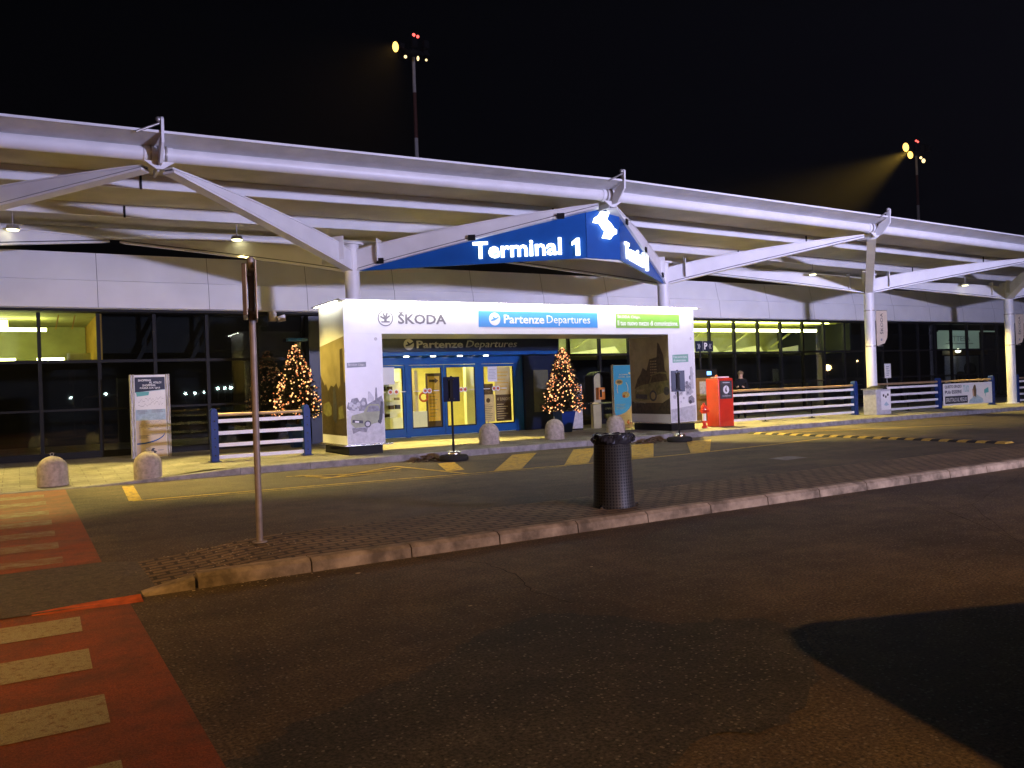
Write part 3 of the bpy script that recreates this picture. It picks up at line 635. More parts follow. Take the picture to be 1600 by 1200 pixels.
for (xa, xb) in ((PX0, PXa), (PXb, PX1)):
    p_ = MB(); p_.box(xa, xb, PY0, PY1, PZ0, PZ1-.001, 'ad_white'); pl_ = p_.build('pillar', po)
    q = MB(); q.box(xa+.05, xb-.05, PY0+.05, PY1-.05, .15, PZ0-.002, 'black'); q.build('plinth', pl_)
    q = MB(); z = PZ0-.02; q.tube([(xa-.04, PY0-.05, z), (xb+.16, PY0-.05, z), (xb+.16, PY1+.05, z), (xa-.04, PY1+.05, z), (xa-.04, PY0-.05, z)], .022, 'chrome', 8); q.build('bumper_rail', pl_)
    if xa == PX0:
        # front advert: hazy street scene with a pale green hatchback
        a = MB(); O = (xa, PY0, 0)
        def P(poly, m, off, A=a, O=O, u=X_): A.prism(poly, O, u, Z_, .0015, m, off=off)
        P([(.01,.42),(.95,.42),(.95,1.2),(.7,1.25),(.2,1.2),(.01,1.22)], 'ad_g1', .001)
        P([(.01,1.28),(.05,1.42),(.10,1.40),(.14,1.50),(.28,1.52),(.34,1.42),(.42,1.52),(.50,1.5),(.53,1.35),(.62,1.4),(.73,1.45),(.75,1.75),(.78,1.75),(.79,1.5),(.9,1.55),(.95,1.4),(.95,1.1),(.7,1.2),(.3,1.2),(.08,1.22)], 'ad_g2', .003)
        P([(.54,1.42),(.56,1.66),(.6,1.66),(.70,1.52),(.70,1.42)], 'ad_g1', .0025)
        for (cx_, cz_, r_) in ((.12,1.36,.06),(.2,1.30,.07),(.3,1.36,.05),(.43,1.38,.05),(.26,1.24,.05)): a.disc(O, X_, Z_, r_, 'ad_g1', .001, 12, .005, (cx_, cz_))
        P([(.10,.90),(.10,1.0),(.13,1.10),(.42,1.16),(.50,1.30),(.60,1.36),(.82,1.35),(.88,1.2),(.9,1.0),(.86,.92),(.66,.88),(.5,.82),(.2,.80)], 'ad_green', .0065)
        P([(.50,1.17),(.55,1.29),(.61,1.32),(.80,1.31),(.85,1.18)], 'ad_g2', .009)
        P([(.13,.93),(.40,.90),(.40,.97),(.14,1.0)], 'ad_g3', .009); P([(.20,.93),(.30,.92),(.30,.96),(.2,.97)], 'ad_white', .011)
        a.disc(O, X_, Z_, .085, 'ad_g3', .0015, 18, .009, (.52, .88)); a.disc(O, X_, Z_, .055, 'ad_g1', .001, 18, .011, (.52, .88)); a.disc(O, X_, Z_, .05, 'ad_g3', .0015, 14, .009, (.83, .93))
        P([(.84,.85),(.9,1.0),(.93,1.4),(.88,1.42),(.84,1.2),(.81,1.0)], 'ad_g3', .012)
        P([(.12,.80),(.5,.80),(.52,.78),(.48,.68),(.3,.72),(.15,.66)], 'ad_g2', .003)
        a.prism([(.05,2.24),(.53,2.26),(.53,2.38),(.05,2.36)], O, X_, Z_, .003, 'tag_grey'); a.text('ŠKODA Citigo.', (xa+.08, PY0-.003, 2.275), X_, Z_, .42, .075, 'text_white', .002)
        a.disc(O, X_, Z_, .035, 'brand_grey', .002, 14, .001, (.80, 2.93)); a.disc(O, X_, Z_, .024, 'ad_white', .002, 14, .002, (.80, 2.93)); a.prism([(.79,2.915),(.80,2.95),(.815,2.935)], O, X_, Z_, .002, 'brand_grey', off=.004); a.build('front_advert', pl_)
        a = MB(); O = (xa, PY1, 0); U = -Y_      # street-side picture on the outer face (u runs towards the road)
        def Q(poly, m, off, A=a): A.prism(poly, (PX0, PY1, 0), -Y_, Z_, .0015, m, off=off)
        Q([(.02,.62),(1.83,.62),(1.83,3.0),(.02,2.85)], 'ad_warm', .001)
        Q([(.02,.62),(1.83,.62),(1.83,1.1),(1.2,1.0),(.5,1.25),(.02,1.2)], 'ad_warmd', .003)
        Q([(.02,1.15),(.02,2.1),(.15,2.0),(.3,1.85),(.42,1.9),(.55,1.7),(.8,1.85),(1.0,1.8),(1.2,1.9),(1.35,1.75),(1.5,1.85),(1.52,2.7),(1.72,2.72),(1.75,1.9),(1.83,1.9),(1.83,1.0),(1.3,.95),(.7,1.05)], 'ad_warmd', .005)
        Q([(.15,1.15),(.2,1.38),(.6,1.45),(.8,1.3),(.8,1.12),(.5,1.05)], 'ad_olive', .008); Q([(1.3,1.0),(1.32,1.3),(1.6,1.35),(1.7,1.05)], 'ad_olive', .008); Q([(.9,1.0),(.95,1.75),(1.1,1.8),(1.2,1.4),(1.15,.9)], 'ad_g3', .009)
        a.text('ŠKODA Citigo.', (PX0-.002, PY1-.3, .86), U, Z_, .8, .07, 'ad_green', .002); a.build('side_advert', pl_)
    else:
        a = MB(); O = (xa, PY0, 0)
        def P(poly, m, off, A=a, O=O): A.prism(poly, O, X_, Z_, .0015, m, off=off)
        for i in range(60):
            cx_ = random.uniform(.08, .93); cz_ = random.gauss(1.38, .15)+.1*cx_; a.disc(O, X_, Z_, random.uniform(.03, .075), random.choice(('ad_g1', 'ad_g2', 'ad_g1')), .001, 9, .001+i*.0002, (min(max(cx_, .09), .93), cz_))
        P([(.82,1.4),(.82,2.05),(.88,2.08),(.92,2.0),(.94,1.4)], 'ad_g1', .014); P([(.70,1.0),(.72,1.15),(.85,1.2),(.95,1.1),(.95,.98),(.8,.95)], 'ad_g2', .016); a.disc(O, X_, Z_, .06, 'ad_g3', .001, 14, .018, (.78, 1.0))
        P([(.02,.42),(1.0,.42),(1.0,.9),(.02,.8)], 'ad_g1', .001)
        a.prism([(.14,2.2),(.77,2.22),(.77,2.46),(.14,2.44)], O, X_, Z_, .003, 'tag_green'); a.text('Il tuo nuovo mezzo', (xa+.18, PY0-.003, 2.345), X_, Z_, .54, .07, 'text_white', .002); a.text('di comunicazione.', (xa+.18, PY0-.003, 2.24), X_, Z_, .50, .07, 'text_white', .002)
        a.disc(O, X_, Z_, .035, 'brand_grey', .002, 14, .001, (.90, 2.93)); a.disc(O, X_, Z_, .024, 'ad_white', .002, 14, .002, (.90, 2.93)); a.build('front_advert', pl_)
        a = MB()
        def Q(poly, m, off, A=a): A.prism(poly, (PXb, PY1, 0), -Y_, Z_, .0015, m, off=off)
        Q([(.01,.66),(1.84,.66),(1.84,3.04),(.01,3.04)], 'ad_warm', .001)
        Q([(.2,1.45),(.35,1.75),(.5,1.9),(.62,2.1),(.8,2.0),(.95,2.35),(1.3,2.4),(1.35,2.85),(1.42,2.8),(1.6,2.45),(1.65,2.0),(1.75,1.9),(1.78,1.4)], 'ad_warmd', .003)
        for i in range(4):
            for j in range(7): Q([(.98+i*.08,1.75+j*.085),(1.03+i*.08,1.75+j*.085),(1.03+i*.08,1.79+j*.085),(.98+i*.08,1.79+j*.085)], 'ad_warm', .005)
        Q([(.02,.66),(1.84,.66),(1.84,1.15),(1.5,1.0),(.6,1.0),(.02,1.05)], 'ad_warmd', .004)
        Q([(.2,1.12),(.2,1.35),(.28,1.48),(.55,1.56),(.9,1.60),(1.05,1.88),(1.4,1.95),(1.75,1.92),(1.8,1.7),(1.8,1.35),(1.5,1.3),(1.2,1.22),(.9,1.1),(.35,1.06)], 'ad_olive', .007)
        Q([(.95,1.62),(1.09,1.84),(1.4,1.90),(1.72,1.87),(1.76,1.68)], 'ad_warmd', .0095); Q([(.24,1.14),(.8,1.12),(.8,1.26),(.26,1.28)], 'ad_g3', .0095); Q([(.3,1.34),(.6,1.36),(.7,1.43),(.35,1.42)], 'ad_warm', .0095)
        a.disc((PXb, PY1, 0), -Y_, Z_, .17, 'ad_g3', .001, 20, .0105, (1.08, 1.22)); a.disc((PXb, PY1, 0), -Y_, Z_, .11, 'ad_warm', .001, 20, .012, (1.08, 1.22)); a.disc((PXb, PY1, 0), -Y_, Z_, .13, 'ad_g3', .001, 16, .0105, (1.7, 1.36))
        a.text('ŠKODA Citigo.', (PXb-.005, PY1-.15, .98), -Y_, Z_, .6, .06, 'ad_green', .002, off=0); a.build('side_advert', pl_)
# header lettering
a = MB(); Yf = PY0-.001
a.disc((7.79, Yf, 3.44), X_, Z_, .20, 'brand_grey', .006, 36); a.disc((7.79, Yf-.006, 3.44), X_, Z_, .175, 'ad_white', .002, 36)
a.prism([(-.10,-.11),(.10,-.11),(.12,-.08),(.03,-.07),(.03,-.03),(.13,.05),(.10,.08),(.04,.03),(.07,.12),(.03,.14),(-.0,.05),(-.05,.13),(-.08,.11),(-.04,.02),(-.13,.06),(-.14,.02),(-.03,-.04),(-.04,-.08),(-.12,-.08)], (7.79, Yf-.008, 3.44), X_, Z_, .003, 'brand_grey')
a.build('round_emblem', po)
a = MB(); a.text('ŠKODA', (8.12, Yf, 3.30), X_, Z_, 1.32, .31, 'brand_grey', .006, .022); a.build('grey_lettering', po)
a = MB(); a.box(10.38, 14.22, Yf-.008, Yf, 3.24, 3.66, 'panel_blue'); a.disc((10.86, Yf-.008, 3.45), X_, Z_, .17, 'text_white', .003, 28)
a.prism([(-.12,-.02),(-.09,-.045),(.0,-.025),(.05,.0),(.13,.05),(.115,.075),(.02,.035),(-.05,.085),(-.07,.08),(-.035,.02),(-.09,.0)], (10.86, Yf-.012, 3.44), X_, Z_, .003, 'panel_blue')
a.text('Partenze', (11.14, Yf-.008, 3.335), X_, Z_, 1.28, .235, 'text_white', .004, .02); a.text('Departures', (12.50, Yf-.008, 3.285), X_, Z_, 1.46, .285, 'text_white', .004); a.build('blue_panel', po)
a = MB(); a.box(14.88, 17.30, Yf-.008, Yf, 3.24, 3.66, 'panel_green'); a.text('ŠKODA Citigo.', (14.94, Yf-.008, 3.50), X_, Z_, .85, .12, 'text_white', .004, .01); a.text('Il tuo nuovo mezzo di comunicazione.', (14.94, Yf-.008, 3.31), X_, Z_, 2.3, .15, 'text_white', .004, .02); a.build('green_panel', po)

# ================================================================== BLUE PYRAMID SIGN
sg = thing('terminal_sign', 'blue wedge sign under the canopy reading Terminal 1 in glowing letters', 'sign', (12.5, 18, 4.72))
def sidepanel(A, B, zt0, zt1):
    A = Vector(A); B = Vector(B); u = (B-A); L = u.length; u.normalize(); return A, u, L
A, u, L = Vector((7.52, 19.88, 0)), (Vector((12.08, 16.47, 0))-Vector((7.52, 19.88, 0))), 0
L = u.length; u.normalize()
p_ = MB(); p_.prism([(0, 4.70), (L, 4.73), (L, 5.97), (L*.5, 5.42), (0, 4.80)], A, u, Z_, .05, 'sign_blue'); p_.build('side_panel', sg)
t = MB(); s0 = (Vector((9.84, 18.15, 0))-A).dot(u); s1 = (Vector((12.03, 16.5, 0))-A).dot(u)
t.text('Terminal', A+u*s0+Z_*4.84, u, Z_, (s1-s0)*.80, .42, 'letter_lit', .05, .022, off=.05); t.prism([(.09,0),(.20,0),(.20,.42),(.12,.42),(.0,.33),(.0,.25),(.09,.30)], A+u*(s1-.30)+Z_*4.80, u, Z_, .07, 'letter_lit', off=.05); t.build('glowing_letters', sg)
A2 = Vector((13.06, 16.47, 0)); u_ = Vector((17.45, 19.85, 0))-A2; L2 = u_.length; u_.normalize()
p_ = MB(); p_.prism([(0, 4.73), (L2, 4.70), (L2, 4.80), (L2*.5, 5.42), (0, 5.97)], A2, u_, Z_, .05, 'sign_blue'); p_.build('side_panel', sg)
t = MB(); s0 = .45; s1 = 3.1
t.text('Terminal', A2+u_*s0+Z_*4.84, u_, Z_, (s1-s0)*.80, .42, 'letter_lit', .05, .022, off=.05); t.prism([(.09,0),(.20,0),(.20,.42),(.12,.42),(.0,.33),(.0,.25),(.09,.30)], A2+u_*(s1-.30)+Z_*4.80, u_, Z_, .07, 'letter_lit', off=.05); t.build('glowing_letters', sg)
p_ = MB(); p_.box(12.06, 13.08, 16.42, 16.47, 4.73, 5.97, 'sign_blue'); p_.build('front_panel', sg)
t = MB(); t.prism([(12.218,5.595),(12.271,5.718),(12.376,5.771),(12.464,5.877),(12.728,5.886),(12.632,5.701),(12.772,5.595),(12.852,5.490),(12.931,5.463),(12.922,5.358),(12.808,5.314),(12.728,5.217),(12.482,5.234),(12.570,5.402),(12.500,5.463),(12.412,5.578)], (0, 16.38, 0), X_, Z_, .05, 'letter_lit'); t.build('glowing_emblem', sg)
for (c, s_) in ((7.35, 1), (17.6, -1)):
    for t_ in (.12, .48, .82):
        P0 = Vector((c, 20, 0)); P1 = Vector((12.45, 16, 0)); q = P0.lerp(P1, t_); z = 4.74+(nz(12.45)-.24-4.74)*(t_**.94); d = (P1-P0).normalized(); w = Vector((d.y, -d.x, 0)).normalized()
        if w.y > 0: w = -w
        b = MB(); o_ = q+w*.14+Z_*(z-.07); b.prism([(-.09, 0), (.09, 0), (.09, .14), (-.09, .14)], o_, d, Z_, .03, 'dark_frame', n=w); b.build('hanger_clamp', sg)

# ================================================================== DOWN LIGHTS
dl = thing('ceiling_light', '', 'ceiling light', DOWN[0], 'round downlights along the rear canopy tube')
x, y, z = DOWN[0]; b = MB(); b.cyl((x, y, z), (x, y, z-.09), .12, .145, 'galv', 20); b.cyl((x, y, z), (x, y, z+.3), .015, None, 'galv', 8); b.build('housing', dl)
b = MB(); b.cyl((x, y, z-.091), (x, y, z-.115), .13, .11, 'down_lens', 20); b.build('lens', dl)
labs = ['glowing round downlight under the canopy at the far left edge above the lit window', 'glowing round downlight left of the nearest column under the canopy', 'round downlight hidden behind the blue terminal sign, left one', 'round downlight behind the arms right of the blue sign', 'glowing round downlight between the second and third columns', 'farthest glowing round downlight, right of the banner column']
for i, d in enumerate(DOWN):
    o = dl if i == 0 else copy_tree(dl); placed(o, d, labs[i])

# ================================================================== RAILINGS
def railing(x0, x1, y, label, slats=True, posts=(True, True), banner=False):
    r = thing('railing', label, 'railing', (x0, y, .15), 'blue and white railings along the walkway edge')
    t = MB(); t.cyl((x0+.1, y, 1.24), (x1-.1, y, 1.24), .04, None, 'rail', 14); t.build('top_rail', r)
    if slats:
        for z in (1.09, .81, .53, .25):
            s = MB(); s.box(x0+.08, x1-.08, y-.03, y-.005, z-.04, z+.045, 'slat'); s.build('slat', r)
    for k_, x in enumerate((x0, x1)):
        if not posts[k_]: continue
        p_ = MB()
        prof = [(-.085, .15), (.085, .15), (.085, 1.27), (.06, 1.36), (.02, 1.40), (-.03, 1.40), (-.07, 1.35), (-.085, 1.27)]
        p_.prism(prof, (x, y-.09, 0), X_, Z_, .20, 'post_blue', n=Y_); p_.box(x-.13, x+.13, y-.13, y+.15, .15, .165, 'post_blue')
        for z in (.3, .5, .7, .9, 1.1): p_.cyl((x, y-.09, z), (x, y-.098, z), .018, None, 'black', 8)
        p_.build('post', r, bevel=.015)
    n = int((x1-x0)/1.9)
    for i in range(1, n):
        xx = x0+(x1-x0)*i/n; m_ = MB(); m_.box(xx-.018, xx+.018, y+.0, y+.03, .15, 1.22, 'black'); m_.box(xx-.09, xx+.09, y-.05, y+.08, .15, .17, 'black'); m_.build('stay', r)
    return r
railing(3.92, 6.10, 20.2, 'short blue posted railing beside the left Christmas tree')
railing(19.75, 26.90, 20.15, 'long railing of white slats running right from the red machine')
railing(28.2, 32.25, 20.2, 'railing behind the white litter bin, before the advert banner', posts=(False, True))
rb = railing(32.4, 36.1, 20.2, 'railing whose slats are covered by a printed advert banner', slats=False, posts=(False, True))
railing(38.05, 43.5, 20.2, 'railing at the far right edge past the last banner column')
bn = thing('banner_board', 'white printed banner with large text and a seated woman, on the railing', 'banner', (34.2, 20.14, .3))
b = MB(); b.box(32.46, 35.98, 20.12, 20.145, .24, 1.14, 'ad_white'); b.build('board', bn)
b = MB(); Yb = 20.119
b.text('QUESTO SPAZIO', (32.56, Yb, .93), X_, Z_, 1.18, .14, 'navy', .002, .02); b.text('PUò ESSERE', (32.56, Yb, .72), X_, Z_, 1.18, .14, 'navy', .002, .02); b.text('TUO', (33.85, Yb, .76), X_, Z_, .42, .28, 'teal', .002)
b.box(32.56, 34.15, Yb-.002, Yb, .31, .62, 'navy'); b.text('SFRUTTALO AL MEGLIO', (32.62, Yb-.002, .38), X_, Z_, 1.46, .17, 'text_white', .002); b.build('lettering', bn)
b = MB(); b.prism([(34.22,.28),(34.30,.42),(34.5,.5),(34.55,.62),(34.5,.85),(34.6,.98),(34.75,1.0),(34.82,.85),(34.8,.65),(35.0,.55),(35.25,.45),(35.3,.32),(35.15,.27)], (0, Yb, 0), X_, Z_, .002, 'pale_blue')
b.prism([(34.56,.6),(34.58,.95),(34.66,1.05),(34.76,1.02),(34.8,.8),(34.76,.5),(34.7,.55)], (0, Yb-.002, 0), X_, Z_, .002, 'brown'); b.prism([(34.52,.62),(34.5,.85),(34.56,.9),(34.62,.7),(34.62,.5)], (0, Yb-.004, 0), X_, Z_, .002, 'skin')
b.prism([(35.38,.66),(35.38,.82),(35.7,.92),(35.72,.7)], (0, Yb, 0), X_, Z_, .002, 'teal'); b.prism([(35.44,.66),(35.5,.66),(35.48,.5)], (0, Yb, 0), X_, Z_, .002, 'teal'); b.build('picture', bn)

# ================================================================== BOLLARDS
bo = thing('bollard', '', 'bollard', (0, 0, 0), 'domed stone bollards along the kerb')
prof = [(.272, 0), (.270, .10), (.268, .30)]+[(.268*math.cos(a), .30+.265*math.sin(a)) for a in [R(x) for x in range(12, 90, 13)]]+[(.012, .566)]
b = MB(); b.lathe((0, 0, 0), prof, 'concrete', 36); b.build('body', bo)
b = MB()
for i in range(12):
    a0, a1 = 2*math.pi*i/12, 2*math.pi*(i+1)/12; b.cyl((.03*math.cos(a0), 0, .60+.03*math.sin(a0)), (.03*math.cos(a1), 0, .60+.03*math.sin(a1)), .007, None, 'galv', 6)
b.build('lifting_ring', bo)
for i, (x, y, z, s, lab) in enumerate(((.56, 18.72, .03, 1.03, 'leftmost domed bollard, at the end of the red crossing'), (2.24, 18.3, .04, 1.0, 'domed bollard in front of the map totem'), (10.74, 19.3, .15, 1.0, 'domed bollard in front of the glass doors'), (12.87, 19.36, .15, 1.0, 'domed bollard in front of the right Christmas tree'), (14.98, 19.32, .15, 1.0, 'domed bollard in front of the blue advert totem'))):
    o = bo if i == 0 else copy_tree(bo); placed(o, (x, y, z), lab, .4*i, s)

# ================================================================== TREES
def fir(name, label, base, h, rad, zb, seed, nl):
    rnd = random.Random(seed); t_ = thing(name, label, 'Christmas tree', base); x0, y0, z0 = base
    tr = MB(); tr.cyl((x0, y0, z0+.5), (x0, y0, z0+h-.05), .05, .008, 'bark', 8); tr.build('trunk', t_)
    fo = MB(); tips = []
    nb = 760
    for i in range(nb):
        f_ = (i+rnd.random())/nb; zz = zb+(h-zb)*(1-(1-f_)**1.0); prof_r = rad*(1-((zz-zb)/(h-zb)))**.68*(0.72+.22*math.sin(min(1, (zz-zb)/.18)*math.pi/2))+.03
        a = i*2.39996+rnd.uniform(-.3, .3); r_ = prof_r*rnd.uniform(.82, 1.12)
        if rnd.random() < .06: r_ *= 1.12
        p0 = Vector((x0, y0, z0+zz+.05)); p1 = Vector((x0+r_*math.cos(a), y0+r_*math.sin(a), z0+zz-.10*r_+rnd.uniform(-.04, .06)))
        d = p1-p0; side = Vector((-math.sin(a), math.cos(a), 0)); tips.append((p1, d.normalized()))
        n_ = max(3, int(r_*14))
        for k_ in range(n_):
            t = .3+.7*(k_+rnd.random())/n_; q = p0+d*t
            for s_ in (-1, 1):
                ln = rnd.uniform(.06, .13); e = q+side*s_*ln*.8+d.normalized()*ln*.6+Vector((0, 0, rnd.uniform(-.05, .05))); w = Vector((0, 0, .012)) if rnd.random() < .5 else d.normalized()*.02
                fo.add([q-w, q+w, e+w*.3, e-w*.3], [(0,1,2,3)], 'needle')
    fo.build('foliage', t_)
    li = MB()
    for i in range(nl):
        p, d = rnd.choice(tips); q = p-d*rnd.uniform(-.02, .10)+Vector((rnd.uniform(-.03, .03), rnd.uniform(-.03, .03), rnd.uniform(-.03, .03)))
        if i % 4 == 0:
            zz = rnd.uniform(zb, zb+(h-zb)*.7)
        if i < 100:
            l1 = MB(); l1.ball(q, rnd.uniform(.018, .031), rnd.choice(('fairy', 'fairy', 'fairy_y', 'fairy_dim', 'fairy_dim')), 6, 4); l1.build('fairy_light', t_)
            continue
        li.ball(q, rnd.uniform(.017, .029), rnd.choice(('fairy', 'fairy', 'fairy_y', 'fairy_dim', 'fairy_dim')), 6, 4)
    tag(li.build('fairy_lights', t_), kind='stuff')
    po_ = MB(); a_, b_ = .17, .27; zt = .66
    po_.add([(x0-a_, y0-a_, z0), (x0+a_, y0-a_, z0), (x0+a_, y0+a_, z0), (x0-a_, y0+a_, z0), (x0-b_, y0-b_, z0+zt), (x0+b_, y0-b_, z0+zt), (x0+b_, y0+b_, z0+zt), (x0-b_, y0+b_, z0+zt)], [(0,3,2,1),(0,1,5,4),(1,2,6,5),(2,3,7,6),(3,0,4,7),(4,5,6,7)], 'pot_blue'); po_.build('plant_pot', t_, bevel=.01)
    return t_
fir('christmas_tree', 'lit Christmas tree behind the left railing, partly hidden by the portal', (6.85, 23.5, .15), 2.85, .78, .85, 3, 480)
fir('christmas_tree', 'lit Christmas tree in a blue square pot right of the doors', (14.98, 21.95, .15), 2.62, .74, .70, 5, 540)

# ================================================================== STREET THINGS ON THE WALKWAY
# map totem
mt = thing('map_totem', 'tall white totem with a printed floor map and navy heading by the dark glass', 'totem', (2.98, 23.45, .15))
b = MB(); b.box(2.50, 3.46, 23.4, 23.52, .15, 2.30, 'ad_white')
for x in (2.50, 2.565, 3.36, 3.42): b.cyl((x+.02, 23.39, .15), (x+.02, 23.39, 2.31), .022, None, 'galv', 10)
b.build('frame', mt)
b = MB(); O = (0, 23.398, 0); b.prism([(2.62,1.12),(3.34,1.12),(3.34,2.24),(2.62,2.24)], O, X_, Z_, .003, 'pale_blue'); b.prism([(2.62,.17),(3.34,.17),(3.34,1.12),(2.62,1.12)], O, X_, Z_, .003, 'sand')
b.prism([(2.62,1.85),(3.34,1.92),(3.34,2.24),(2.62,2.24)], O, X_, Z_, .002, 'navy', off=.004); b.prism([(2.62,1.4),(3.34,1.4),(3.34,1.9),(2.62,1.84)], O, X_, Z_, .001, 'ad_white', off=.004); b.prism([(2.66,1.74),(2.94,1.77),(2.96,1.86),(2.64,1.86)], O, X_, Z_, .001, 'teal', off=.006)
b.text('SHOPPING', (2.70, 23.39, 2.13), X_, Z_, .31, .055, 'text_white', .001, .02); b.text('AL VOLO!', (2.96, 23.39, 2.07), X_, Z_, .30, .055, 'text_white', .001, .02); b.text('SHOPPING', (2.80, 23.39, 2.0), X_, Z_, .31, .055, 'text_white', .001, .02); b.text('PASSA DA QUI', (2.74, 23.39, 1.93), X_, Z_, .48, .05, 'text_white', .001, .02)
rn = random.Random(4)
for zc in (1.62, 1.5, 1.02, .92):
    px, pz = 2.68, zc
    for i in range(26):
        qx = px+rn.uniform(.01, .04); qz = zc+rn.uniform(-.05, .06)+.1*(qx-2.7)
        if qx > 3.3: break
        b.prism([(px, pz), (qx, qz), (qx, qz+.008), (px, pz+.008)], O, X_, Z_, .001, 'ad_g2', off=.008); px, pz = qx, qz
for zc, xa in ((1.38, 2.66), (1.35, 2.66), (1.32, 2.66), (1.29, 2.66), (1.38, 3.0), (1.35, 3.0), (1.32, 3.0), (.72, 2.68), (.69, 2.68), (.66, 2.68), (.75, 3.0)): b.box(xa, xa+rn.uniform(.18, .3), 23.388, 23.39, zc, zc+.012, 'ad_g2')
arc = [(2.63+.68*math.sin(t), .78-.28*math.cos(t)) for t in [i*math.pi/2/10 for i in range(11)]]
b.prism(arc+[(x, z+.035) for x, z in arc[::-1]], O, X_, Z_, .001, 'sign_blue', off=.006)
b.prism([(2.95,.33),(3.0,.40),(3.06,.38),(3.02,.34),(3.1,.30),(3.05,.25),(3.0,.26),(3.03,.30)], O, X_, Z_, .001, 'ad_g3', off=.006); b.box(2.78, 2.93, 23.39, 23.393, .325, .34, 'ad_g2'); b.box(3.12, 3.27, 23.39, 23.393, .325, .34, 'ad_g2'); b.build('printed_map', mt)
# blue advert totem
at = thing('advert_totem', 'slim blue advert totem with round pictures and a red arrow', 'totem', (17.37, 21.95, .15))
b = MB(); b.box(16.98, 17.76, 21.95, 22.03, .15, 2.25, 'ad_white'); b.cyl((16.98, 21.94, .15), (16.98, 21.94, 2.28), .022, None, 'chrome', 10); b.cyl((17.76, 21.94, .15), (17.76, 21.94, 2.28), .022, None, 'chrome', 10); b.build('frame', at)
b = MB(); O = (0, 21.948, 0); arc = [(17.05+.68*math.sin(t), 1.0-.42*math.cos(t)) for t in [i*math.pi/2/10 for i in range(11)]]
b.prism(arc+[(17.73, 2.24), (17.01, 2.24), (17.01, .58)], O, X_, Z_, .002, 'blue_added_glow'); b.text('SCOPRI', (17.24, 21.944, 1.90), X_, Z_, .36, .05, 'text_white', .001, .02); b.text('COME, QUI', (17.22, 21.944, 1.82), X_, Z_, .48, .05, 'text_white', .001, .02)
b.disc(O, X_, Z_, .16, 'sand', .001, 18, .003, (17.23, 1.68), .6); b.disc(O, X_, Z_, .16, 'sand', .001, 18, .003, (17.50, 1.25), .65); b.disc(O, X_, Z_, .09, 'ad_g2', .001, 14, .005, (17.23, 1.68), .6); b.disc(O, X_, Z_, .06, 'ring_red', .001, 10, .005, (17.42, 1.2), .8)
for s_, a0, a1 in ((1, -60, 60), (1, 125, 215)):
    c_ = (17.37, 1.45); pts = [(c_[0]+.24*math.cos(R(a)), c_[1]+.30*math.sin(R(a))) for a in range(a0, a1, 12)]
    b.prism(pts+[(c_[0]+(x-c_[0])*.9, c_[1]+(z-c_[1])*.9) for x, z in pts[::-1]], O, X_, Z_, .001, 'text_white', off=.004)
for k_ in range(4): b.box(17.08, 17.42+.05*(k_ % 2), 21.944, 21.946, .78+k_*.05, .795+k_*.05, 'pale_blue')
b.prism([(17.5,.33),(17.58,.42),(17.60,.39),(17.56,.345),(17.70,.345),(17.70,.315),(17.56,.315),(17.60,.27),(17.58,.24)], O, X_, Z_, .001, 'ring_red', off=.003); b.prism([(17.66,1.93),(17.71,1.93),(17.73,1.98),(17.68,2.01),(17.64,1.98)], O, X_, Z_, .001, 'text_white', off=.003); b.build('printed_face', at)
# payphone
pp = thing('payphone', 'beige payphone stand with an orange phone under a dark hood', 'payphone', (16.82, 22.6, .15))
b = MB(); b.box(16.62, 16.95, 22.6, 22.75, .15, 2.0, 'beige'); b.build('stand', pp)
b = MB(); b.box(16.74, 17.0, 22.42, 22.6, 1.12, 1.52, 'orange'); b.box(16.78, 16.84, 22.38, 22.42, 1.2, 1.45, 'black'); b.box(16.88, 16.97, 22.41, 22.42, 1.38, 1.45, 'ad_g1'); b.build('phone', pp, bevel=.01)
b = MB(); pts = [(-.42, 1.05), (-.42, 1.85)]+[(-.42+.42*(1-math.cos(a))*1, 1.85+.22*math.sin(a)) for a in [i*math.pi/2/6 for i in range(1, 7)]]+[(.36*math.sin(a)+.0, 1.85+.22*math.cos(a)) for a in [i*math.pi/2/6 for i in range(1, 7)]]+[(.36, 1.05)]
inn = [(x*.9, z-.03 if z > 1.1 else z) for x, z in pts][::-1]; b.prism(pts+inn, (16.84, 22.3, 0), X_, Z_, .45, 'dark_frame', n=Y_); b.build('hood', pp)
b = MB(); b.box(16.4, 17.2, 22.35, 22.6, .98, 1.02, 'chrome'); b.build('shelf', pp)
wb = thing('display_board', 'plain pale board standing behind the right Christmas tree', 'board', (15.85, 22.5, .15)); b = MB(); b.box(15.55, 16.1, 22.5, 22.56, .2, 1.65, 'ad_g1'); b.build('panel', wb); b = MB(); b.box(15.58, 16.07, 22.45, 22.62, .15, .198, 'black'); b.build('foot', wb)
# ticket machine behind the red machine
tm = thing('ticket_machine', 'dark brown ticket machine with small blue screen behind the red machine', 'ticket machine', (20.6, 21.6, .15))
b = MB(); b.box(20.15, 21.05, 21.6, 22.2, .15, 1.72, 'brown'); b.box(20.5, 20.8, 21.585, 21.6, 1.1, 1.6, 'ad_g2'); b.build('cabinet', tm, bevel=.01); b = MB(); b.box(20.3, 21.5, 21.75, 22.1, 1.725, 2.02, 'black'); b.build('display_case', tm); b = MB(); b.box(21.02, 21.22, 21.74, 21.75, 1.82, 1.95, 'screen'); b.build('screen', tm)
